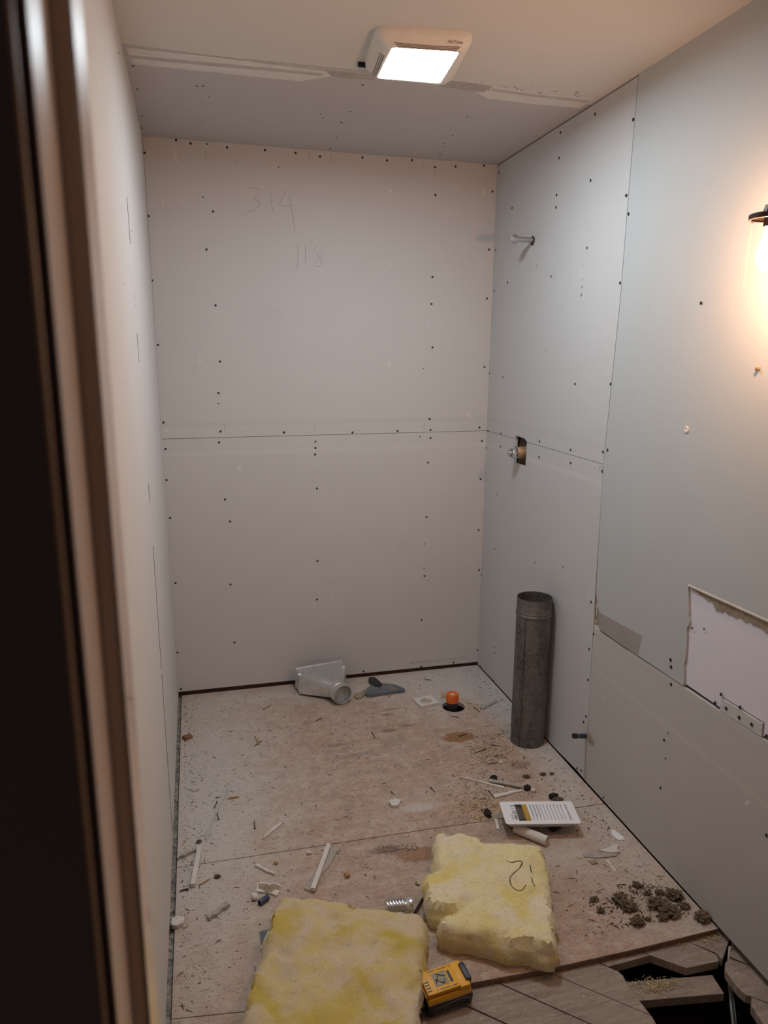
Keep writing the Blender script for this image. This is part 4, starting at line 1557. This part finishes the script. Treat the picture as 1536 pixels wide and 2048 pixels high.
# what it lies on
a_, b_ = fl(1046, 1662, .017), fl(1094, 1682, .017)
d_ = (b_ - a_).normalized()
ro_ = thing('paper_tube', 'white paper tube sticking out from under the white package', 'tube', base_of([a_, b_], .001))
bm = bmesh.new()
lathe(bm, a_ - d_ * .03, d_, [(0, .0165), (.02, .0168), ((b_ - a_).length + .03, .0160), ((b_ - a_).length + .031, .0135), ((b_ - a_).length + .006, .0125), (0, .012), (0, .0165)], 28)
tb = obj('wall', bm, M['mud'], ro_, smooth=True)
bm = bmesh.new()
cyl(bm, b_ - d_ * .010, b_ - d_ * .008, .0130, n=24)
obj('core', bm, M['paper'], ro_)


def lump(name, p, rx, ry, rz, mat, seed, label, cat, group=None, rough=.35, sub=3, parent=None):
    bm = bmesh.new()
    bmesh.ops.create_icosphere(bm, subdivisions=sub, radius=1)
    for v in bm.verts:
        n_ = v.co.normalized()
        k = 1 + rough * noise.noise(n_ * 2.1 + Vector((seed, 0, 0))) + rough * .8 * noise.noise(n_ * 5 + Vector((0, seed, 0))) + rough * .6 * noise.noise(n_ * 11 + Vector((seed, seed, 0))) + rough * .45 * noise.noise(n_ * 24)
        v.co = Vector((n_.x * rx * k, n_.y * ry * k, n_.z * rz * k))
    mz = min(v.co.z for v in bm.verts)
    for v in bm.verts:
        v.co = v.co + Vector((p.x, p.y, .0005 - mz * .75 + getattr(p, 'z', 0)))
        v.co.z = max(v.co.z, p.z + .0005)
    o = obj(name, bm, mat, parent, base=(p.x, p.y, p.z + .0005))
    if label: tag(o, label, cat, group)
    return o


CH = 'charred black bits among the debris'
for i, (x, y, rx, ry, rz, lb) in enumerate(((987, 1560, .014, .012, .010, 'black charred crumb behind the crossed drywall strips'), (975, 1631, .011, .020, .010, 'black charred bit on the seam left of the package'),
                                            (1054, 1579, .014, .012, .009, 'black charred bit at the right tip of the crossed strips'), (1107, 1597, .018, .012, .010, 'black charred bit just behind the white package'),
                                            (1040, 1652, .050, .022, .017, 'flat black lump under the left end of the white package'), (1108, 1660, .022, .015, .020, 'black lump under the package right of the paper tube'))):
    lump('charred_bit', fl(x, y), rx, ry, rz, M['black_dull'], i * 3.1, lb, 'debris', CH)
lump('grey_clump', fl(1115, 1603), .022, .010, .008, M['dirt'], 9.3, 'grey-brown wad right behind the white package', 'debris')

# ---- flexible ribbed coil and rod behind the large batt
a_, b_ = fl(772, 1818, .031), fl(808, 1814, .031)
d_ = (b_ - a_).normalized()
fx = thing('ribbed_connector', 'shiny ribbed metal coil half hidden behind the large insulation batt', 'metal coil', base_of([a_, b_], .001))
bm = bmesh.new()
pr_ = []
L_ = (b_ - a_).length
n_ = 6
for i in range(n_):
    for k in range(6):
        t = (i + k / 6) / n_
        pr_.append((t * L_, .0265 + .0040 * sin(2 * pi * k / 6)))
pr_ += [(L_, .0265), (L_ + .001, .022), (L_ * .3, .021)]
lathe(bm, a_, d_, [(0, 0), (0, .02)] + pr_, 40)
obj('coil', bm, M['chrome'], fx, smooth=True)
bm = bmesh.new()
lathe(bm, b_ + d_ * .006, d_, [(0, .018), (0, .026), (.004, .028), (.016, .028), (.018, .024), (.014, .020), (.0, .018)], 40)
cyl(bm, b_ - d_ * .002, b_ + d_ * .010, .019, n=24)
obj('end_ring', bm, M['chrome'], fx, smooth=True)
bm = bmesh.new()
a2, b2 = fl(829, 1826, .008), fl(855, 1782, .008)
cyl(bm, a2, b2, .0042, n=10)
tag(obj('steel_rod', bm, M['bronze'], base=base_of([a2, b2], .004)), 'thin dark metal rod leading under the pale insulation batt', 'rod')

# ---- drywall strips and scraps
DS = 'drywall scraps on the plywood'


def bar(name, ax_, ay_, bx_, by_, w, h, mat, label, cat='drywall scrap', group=DS, taper=1.0, wob=0.0, zb=.001, core=None):
    a_, b_ = fl(ax_, ay_), fl(bx_, by_)
    d_ = b_ - a_
    s_ = Vector((-d_.y, d_.x, 0)).normalized()
    n_ = 10
    L1, L2 = [], []
    for i in range(n_ + 1):
        t = i / n_
        k = 1 + (taper - 1) * t
        c_ = a_ + d_ * t
        L1.append(c_ + s_ * (w / 2 * k + wob * noise.noise(Vector((t * 4, ax_, 0)))))
        L2.append(c_ - s_ * (w / 2 * k + wob * noise.noise(Vector((t * 4, ax_, 7)))))
    q = L1 + L2[::-1]
    bm = bmesh.new()
    plate(bm, [(p.x, p.y) for p in q], [], fnF, zb, zb + h)
    if core is None:
        return tag(obj(name, bm, mat, base=base_of(q, zb)), label, cat, group)
    root = thing(name, label, cat, base_of(q, zb), group)
    obj('gypsum_core', bm, mat, root)
    bm = bmesh.new()
    plate(bm, [(p.x, p.y) for p in q], [], fnF, zb + h, zb + h + .0008)
    obj('paper_face', bm, core, root)
    return root


bar('drywall_strip', 400, 1698, 386, 1776, .015, .013, M['gypsum'], 'thick white drywall bar lying near the left wall', core=M['mud'], zb=.001)
bar('drywall_strip', 395, 1700, 355, 1721, .012, .010, M['paper'], 'slanted drywall strip touching the top of the thick bar', wob=.008, taper=.7)
bar('drywall_strip', 451, 1577, 412, 1680, .018, .002, M['dust'], 'long thin leaf-shaped drywall paper sliver left of centre', wob=.012, taper=.3)
bar('drywall_strip', 562, 1649, 527, 1679, .011, .008, M['mud'], 'narrow white drywall stick between the left nails and the seam', wob=.004, taper=.5)
bar('drywall_strip', 658, 1697, 626, 1787, .014, .010, M['mud'], 'straight white drywall strip running under the large batt', zb=.0085, core=M['mud'])
bar('drywall_strip', 676, 1700, 614, 1782, .020, .006, M['gypsum'], 'wavy-edged drywall strip beside the straight white one', wob=.018, zb=.0008, core=M['paper'])
bar('drywall_strip', 512, 1733, 549, 1751, .010, .007, M['mud'], 'small pointed drywall sliver just below the seam', wob=.005, taper=.4)
bar('drywall_strip', 456, 1812, 417, 1841, .018, .012, M['paper'], 'brown paper-faced drywall chunk near the left wall', wob=.008, taper=.8)
bar('drywall_strip', 923, 1556, 1008, 1577, .004, .005, M['mud'], 'long needle-thin white drywall spike', taper=2.6, wob=.003)
bar('drywall_strip', 978, 1565, 1043, 1577, .018, .004, M['paper'], 'grey paper-faced strip crossing behind the white package', taper=.8, wob=.005, zb=.0068, core=M['paper'])
bar('drywall_strip', 988, 1595, 1043, 1582, .019, .005, M['mud'], 'white-edged drywall strip in front of the charred bits', taper=.5, wob=.006, zb=.001)
bar('drywall_strip', 964, 1418, 992, 1403, .017, .006, M['paper'], 'grey wood-like scrap near the corner beside the drain', wob=.003)
bar('drywall_strip', 992, 1640, 996, 1660, .010, .004, M['mud'], 'short pale strip left of the package', wob=.002)
bar('drywall_strip', 364, 1782, 378, 1780, .005, .003, M['nail'], 'dark splinter at the foot of the thick bar', 'splinter', None)
bar('wood_splinter', 398, 1772, 419, 1760, .003, .003, M['chip'], 'curved thin wood splinter right of the thick drywall bar', 'splinter', None)
bar('wood_splinter', 456, 1598, 478, 1595, .007, .004, M['chip'], 'tan wood sliver right of the leaf-shaped sliver', 'splinter', None)
bar('wood_splinter', 510, 1474, 518, 1490, .004, .004, M['chip'], 'light wood splinter crossing a nail left of centre', 'splinter', None)
bar('wood_splinter', 525, 1421, 541, 1411, .004, .003, M['chip'], 'thin wood splinter below the back wall on the left', 'splinter', None, wob=.003)

o = slab('drywall_scrap', [fl(x, y) for x, y in ((511, 1786), (515, 1768), (522, 1767), (535, 1768), (539, 1771), (546, 1767), (556, 1770), (562, 1774), (560, 1785), (553, 1794), (536, 1788))], .005, M['gypsum'], rag=.001)
tag(o, 'torn drywall scrap with brown paper on top beside the blue pipe end', 'drywall scrap', DS)
bm = bmesh.new()
q = [fl(x, y, .006) for x, y in ((516, 1768), (522, 1767), (535, 1768), (539, 1771), (546, 1767), (556, 1770), (562, 1774), (559, 1780), (550, 1779), (543, 1785), (531, 1784), (524, 1778), (518, 1777))]
plate(bm, [(p.x, p.y) for p in q], [], fnF, .006, .0066)
obj('paper_face', bm, M['kraft'], o)
o = slab('drywall_scrap', [fl(x, y) for x, y in ((1222, 1661), (1230, 1662), (1246, 1674), (1250, 1681), (1236, 1681), (1224, 1671))], .002, M['white_pl'], rag=.001)
tag(o, 'white flake near the right wall, behind the brown flake', 'drywall scrap', DS)
o = slab('drywall_scrap', [fl(x, y) for x, y in ((1166, 1710), (1180, 1705), (1235, 1708), (1232, 1714), (1190, 1717), (1168, 1715))], .003, M['paper'], rag=.001)
tag(o, 'long brown paper flake on the plywood right of the pale batt', 'drywall scrap', DS)
o = slab('drywall_scrap', [fl(x, y, .0045) for x, y in ((1196, 1702), (1216, 1697), (1226, 1689), (1237, 1690), (1234, 1698), (1240, 1705), (1222, 1706))], .003, M['gypsum'], z0=.0042, rag=.001)
tag(o, 'white torn flake leaning on the long brown flake', 'drywall scrap', DS)
o = slab('drywall_scrap', [fl(x, y, .002) for x, y in ((1210, 1719), (1216, 1719), (1232, 1740), (1230, 1744), (1220, 1731))], .0008, M['mud'], rag=.0015)
tag(o, 'thin white smear of gypsum below the brown flake', 'drywall scrap', DS)
o = slab('drywall_scrap', [fl(x, y) for x, y in ((1176, 1723), (1190, 1722), (1196, 1727), (1184, 1730))], .003, M['kraft'], rag=.001)
tag(o, 'small brown chip under the long brown flake', 'drywall scrap', DS)
o = slab('drywall_scrap', [fl(x, y) for x, y in ((774, 1389), (776, 1384), (783, 1391), (777, 1396))], .0015, M['chip'])
tag(o, 'small triangular tan chip under the scraper blade', 'drywall scrap', DS)


def puck(px, py, r, h, label, notch=.15, seed=0, rx=1.0):
    p = fl(px, py)
    bm = bmesh.new()
    o_ = [(p.x + rx * r * (1 + notch * noise.noise(Vector((cos(a_) * 2, sin(a_) * 2, seed)))) * cos(a_), p.y + r * (1 + notch * noise.noise(Vector((cos(a_) * 2, sin(a_) * 2, seed + 4)))) * sin(a_)) for a_ in [2 * pi * i / 24 for i in range(24)]]
    plate(bm, o_, [], fnF, .001, .001 + h)
    return tag(obj('drywall_plug', bm, M['gypsum'], base=(p.x, p.y, .001)), label, 'drywall scrap', DS)


puck(790, 1609, .021, .011, 'round white drywall plug in the middle of the floor', .6, 2)
puck(356, 1849, .019, .013, 'rounded white drywall plug against the left wall', .3, 5)
lump('gypsum_chunk', fl(509, 1798), .012, .012, .009, M['gypsum'], 2.2, 'small white gypsum chunk left of the blue pipe end', 'drywall scrap', DS, sub=2)
lump('gypsum_chunk', fl(618, 1708), .009, .008, .007, M['gypsum'], 4.2, 'small white gypsum chunk on the seam left of the strips', 'drywall scrap', DS, sub=2)
lump('gypsum_chunk', fl(1066, 1583), .009, .010, .007, M['gypsum'], 5.2, 'pale gypsum crumb at the right tip of the crossed strips', 'drywall scrap', DS, sub=2)
lump('gypsum_chunk', fl(1001, 1527), .007, .006, .006, M['gypsum'], 6.2, 'tiny white gypsum crumb beside a nail, in front of the duct pipe', 'drywall scrap', DS, sub=2)
lump('gypsum_chunk', fl(437, 1834, 0), .003, .007, .003, M['gypsum'], 7.2, 'tiny pale crumb right of the brown drywall chunk', 'drywall scrap', DS, sub=2)


def chip(px, py, w, d, h, ang, mat, label):
    p = fl(px, py)
    bm = bmesh.new()
    vs = box(bm, (-w / 2, -d / 2, 0), (w / 2, d / 2, h), (Matrix.Rotation(ang, 3, 'Z'), Vector((p.x, p.y, .001))))
    for v in bm.verts:
        if v.co.z > h * .5: v.co += Vector((.2 * w * noise.noise(v.co * 50), .2 * d * noise.noise(v.co * 60), -.35 * h * abs(noise.noise(v.co * 70))))
    return tag(obj('wood_chip', bm, mat, base=(p.x, p.y, .001)), label, 'wood chip', 'wood chips on the plywood')


chip(375, 1477, .036, .028, .014, .5, M['chip_red'], 'reddish brown wood wedge near the left wall')
chip(694, 1754, .013, .016, .013, .2, M['chip'], 'tan wood block between the drywall strips and the pale batt')
chip(552, 1728, .010, .012, .006, .8, M['chip'], 'light tan wood chip below the floor seam')

# blue pipe end and slate scrap
a_, b_ = fl(519, 1806, .009), fl(536, 1794, .009)
pe = thing('blue_pipe_offcut', 'short dark blue pipe offcut beside the torn drywall scrap', 'pipe', base_of([a_, b_], .001))
bm = bmesh.new()
d_ = (b_ - a_).normalized()
lathe(bm, a_, d_, [(.004, 0), (.004, .0062), (0, .0066), (0, .0088), ((b_ - a_).length, .0088), ((b_ - a_).length, 0)], 24)
obj('tube', bm, M['blue'], pe, smooth=True)
o = slab('plastic_scrap', [fl(x, y) for x, y in ((520, 1866), (535, 1863), (545, 1862), (537, 1878), (530, 1890), (524, 1898))], .004, M['slate'])
tag(o, 'slate grey scrap half under the left edge of the large batt', 'scrap')
bar('drywall_strip', 538, 1868, 524, 1902, .006, .005, M['mud'], 'white sliver on the slate grey scrap by the large batt', zb=.0052)


# ---- nails
def nail_mesh(L_, r):
    bm = bmesh.new()
    lathe(bm, (0, 0, 0), (1, 0, 0), [(0, 0), (0, r * 2.3), (.0012, r * 2.3), (.0014, r), (L_ * .9, r), (L_, 0)], 8)
    bmesh.ops.recalc_face_normals(bm, faces=bm.faces)
    me = bpy.data.meshes.new('nail')
    bm.to_mesh(me)
    bm.free()
    me.materials.append(M['nail'])
    return me


NM = nail_mesh(1.0, .05)
NAILS = [((643, 1438), (631, 1443), 'bent nail in front of the duct boot'), ((744, 1467), (751, 1478), 'nail lying between the duct boot and floor stamp'), ((522, 1484), (509, 1493), 'nail under the light wood splinter left of centre'),
         ((850, 1360), (863, 1361), 'nail behind the square drywall cut-out'), ((918, 1436), (900, 1433), 'nail just in front of the drain hole'), ((949, 1418), (961, 1425), 'nail right of the drain hole, by the grey scrap'),
         ((972, 1499), (949, 1507), 'nail crossing the pile of shavings by the duct pipe'), ((990, 1514), (996, 1510), 'short nail end-on in front of the shavings'), ((978, 1529), (997, 1526), 'nail touching a tiny white crumb'),
         ((983, 1492), (1003, 1493), 'thin nail left of the duct pipe foot'), ((434, 1606), (427, 1619), 'nail beside the leaf-shaped sliver, upper one'), ((437, 1641), (434, 1625), 'nail beside the leaf-shaped sliver, lower one'),
         ((431, 1597), (440, 1595), 'tiny bent nail above the leaf-shaped sliver'), ((510, 1659), (508, 1642), 'upright-looking nail left of the drywall stick'), ((861, 1577), (871, 1586), 'nail right of the round drywall plug'),
         ((978, 1584), (989, 1597), 'dark nail at the left end of the crossed strips'), ((963, 1621), (972, 1634), 'rusty nail on the charred bit beside the package'), ((919, 1474), (933, 1468), 'nail lying in the orange-brown stain'),
         ((360, 1784), (376, 1778), 'nail at the foot of the thick drywall bar'), ((782, 1585), (790, 1590), 'short nail near the round drywall plug'), ((838, 1773), (830, 1768), 'tiny nail by the metal rod')]
for i, (a_, b_, lb) in enumerate(NAILS):
    A_, B_ = fl(*a_), fl(*b_)
    L_ = (B_ - A_).length
    o = bpy.data.objects.new('nail', NM)
    COL.objects.link(o)
    th = max(.024, .0012 / .05)
    o.scale = (L_, .030, .030)
    o.location = (A_.x, A_.y, .0038)
    d_ = (B_ - A_)
    o.rotation_euler = (0, math.asin(min(.9, .0022 / L_)), math.atan2(d_.y, d_.x))
    tag(o, lb, 'nail', 'loose nails on the floor')

# ---- dirt clumps by the wall
for i, (x, y, r, lb) in enumerate(((1239, 1801, .020, 'dirt clump in the left of the two joined piles'), (1256, 1817, .021, 'dark dirt clump joined to the pile right of the pale batt'), (1274, 1848, .018, 'single round dirt clump nearest the plywood edge'),
                                   (1314, 1812, .026, 'large ragged dirt clump, left half of the big heap'), (1338, 1828, .026, 'large ragged dirt clump, lower half of the big heap'), (1348, 1794, .023, 'dirt clump at the top of the big heap'),
                                   (1369, 1815, .014, 'small dirt clump between the big heap and the wall'), (1405, 1839, .022, 'crumbly dirt clump in the corner by wall and plywood edge'), (1319, 1788, .013, 'small dirt clump above the big heap'),
                                   (1274, 1773, .013, 'small dirt clump farther up toward the white flakes'), (1202, 1824, .011, 'small dirt clump right of the marked batt'), (1188, 1801, .012, 'thin dirt crumb right of the marked batt'),
                                   (1295, 1789, .010, 'little dirt crumb between the two dirt piles'), (1086, 1550, .010, 'dark pebble in front of the duct pipe'), (1103, 1549, .008, 'second dark pebble right of the first, near the wall'),
                                   (1052, 1555, .011, 'flat brown crumb left of the dark pebbles'), (1295, 1840, .008, 'tiny dirt crumb right of the single round clump'), (1325, 1838, .014, 'dirt crumb below the big heap'), (435, 1755, .009, 'brown crumb just below the seam on the left'),
                                   (398, 1685, .008, 'mossy crumb at the top of the thick drywall bar'))):
    lump('dirt_clump', fl(x, y), r * .90, r * .76, r * .40, M['dirt'], i * 1.7 + .3, lb, 'dirt clump', 'dirt clumps on the plywood', rough=.7, sub=4)


# ---- crumbs, shavings, dust: nobody could count these
def crumbs(bm, mi, n, seed, region, smin, smax, flat=.35, shav=.0):
    rn = random.Random(seed)
    for _ in range(n):
        x, y = region(rn)
        if not (.03 < x < 1.49) or not (-1.82 < y < -.02) or taken(x, y): continue
        z = .0004
        s_ = smin + (smax - smin) * rn.random() ** 3
        a_ = rn.uniform(0, pi)
        if rn.random() < shav:
            L_, w_ = s_ * 3.2, s_ * .35
        else:
            L_, w_ = s_, s_ * rn.uniform(.5, 1)
        ca, sa = cos(a_), sin(a_)
        h = s_ * flat * rn.uniform(.6, 1.3)
        q = [(-L_, -w_ * .3), (-L_ * .2, -w_), (L_, -w_ * .2), (L_ * .3, w_)]
        lo_ = [bm.verts.new((x + (u * ca - v * sa) * .5, y + (u * sa + v * ca) * .5, z)) for u, v in q]
        tp_ = bm.verts.new((x, y, z + h))
        for i in range(4): bm.faces.new((lo_[i], lo_[(i + 1) % 4], tp_)).material_index = mi
        bm.faces.new(lo_[::-1]).material_index = mi


KEEP = []
for o_ in (o1, o2):
    c_ = base_of(o_)
    KEEP.append([(c_.x + (p.x - c_.x) * 1.09, c_.y + (p.y - c_.y) * 1.09) for p in o_])


def taken(x, y):
    if (x - HC.x) ** 2 + (y - HC.y) ** 2 < .062 ** 2: return True
    if .82 < x < 1.06 and -.28 < y < -.06: return True
    if .54 < x < .82 and y > -.32: return True
    if (x - 1.4345) ** 2 + (y + .775) ** 2 < .075 ** 2: return True
    for P in KEEP:
        c_ = False
        for i in range(len(P)):
            a_, b_ = P[i], P[i - 1]
            if (a_[1] > y) != (b_[1] > y) and x < (b_[0] - a_[0]) * (y - a_[1]) / (b_[1] - a_[1]) + a_[0]: c_ = not c_
        if c_: return True
    return False


def region_all(rn):
    k = rn.random()
    if k < .45:
        return rn.uniform(.03, 1.49), rn.uniform(-1.84, -.03)
    if k < .60:
        p = fl(rn.gauss(985, 28), rn.gauss(1500, 22)); return p.x, p.y
    if k < .72:
        p = fl(rn.gauss(965, 35), rn.gauss(1590, 30)); return p.x, p.y
    if k < .80:
        y = rn.uniform(-1.8, -.1); return 1.495 - abs(rn.gauss(0, .05)), y
    if k < .90:
        p = fl(rn.gauss(1290, 55), rn.gauss(1790, 35)); return p.x, p.y
    y = rn.uniform(-1.8, -.1); return .03 + abs(rn.gauss(0, .04)), y


def region_chip(rn):
    k = rn.random()
    if k < .4:
        p = fl(rn.gauss(978, 22), rn.gauss(1492, 16)); return p.x, p.y
    if k < .55:
        p = fl(rn.gauss(893, 8), rn.gauss(1394, 5)); return p.x, p.y
    if k < .72:
        p = fl(rn.gauss(945, 14), rn.gauss(1412, 8)); return p.x, p.y
    p = fl(rn.gauss(960, 30), rn.gauss(1620, 18)); return p.x, p.y


bm = bmesh.new()
crumbs(bm, 0, 3000, 11, region_all, .0015, .010, shav=.25)
crumbs(bm, 1, 4200, 12, region_all, .0018, .010, shav=.30)
crumbs(bm, 2, 650, 13, region_chip, .003, .010, shav=.7)


def region_dirt(rn):
    x, y, s_ = rn.choice([(1250, 1810, 14), (1330, 1810, 20), (1350, 1800, 18), (1395, 1838, 12), (1275, 1780, 16), (1300, 1835, 26), (1215, 1815, 22), (1230, 1870, 40), (1120, 1575, 60), (1200, 1640, 40)])
    p = fl(rn.gauss(x, s_), rn.gauss(y, s_ * .5))
    return p.x, p.y


crumbs(bm, 3, 1500, 14, region_dirt, .0015, .010, flat=.6, shav=.08)
crumbs(bm, 1, 2600, 15, lambda rn: (rn.uniform(.03, 1.49), rn.uniform(-1.82, -.03)), .0012, .0045, shav=.3)
crumbs(bm, 0, 1800, 16, lambda rn: (rn.uniform(.03, 1.49), rn.uniform(-1.82, -.03)), .0012, .0045, shav=.3)
tag(obj('floor_debris', bm, [M['crumb_light'], M['crumb_dark'], M['straw'], M['dirt']]), 'gypsum crumbs, grit and wood shavings scattered over the plywood', 'debris', kind='stuff')


def region_hole(rn):
    if rn.random() < .5:
        p = fl(rn.gauss(1405, 26), rn.gauss(1880, 9), ZB); return p.x, p.y
    p = fl(rn.gauss(1325, 24), rn.gauss(1975, 7), -.044); return p.x, p.y


bm = bmesh.new()
rn = random.Random(77)
for _ in range(520):
    j = rn.random() < .5
    p = fl(rn.gauss(1315, 26), rn.gauss(1972, 8), -.0435) if j else fl(rn.choice([rn.gauss(1415, 14), rn.gauss(1355, 10)]), rn.gauss(1878, 6), ZB + .0005)
    s_ = rn.uniform(.004, .014)
    a_ = rn.uniform(0, pi)
    d_ = Vector((cos(a_), sin(a_), rn.uniform(-.1, .25))) * s_ * .5
    w_ = Vector((-sin(a_), cos(a_), 0)) * .0006
    p.z += .004
    q = [bm.verts.new(v) for v in (p - d_ - w_, p + d_ - w_, p + d_ + w_, p - d_ + w_)]
    bm.faces.new(q)
tag(obj('straw_debris', bm, M['straw']), 'straw-like fibres on the joist and board ends by the hole', 'debris', kind='stuff')
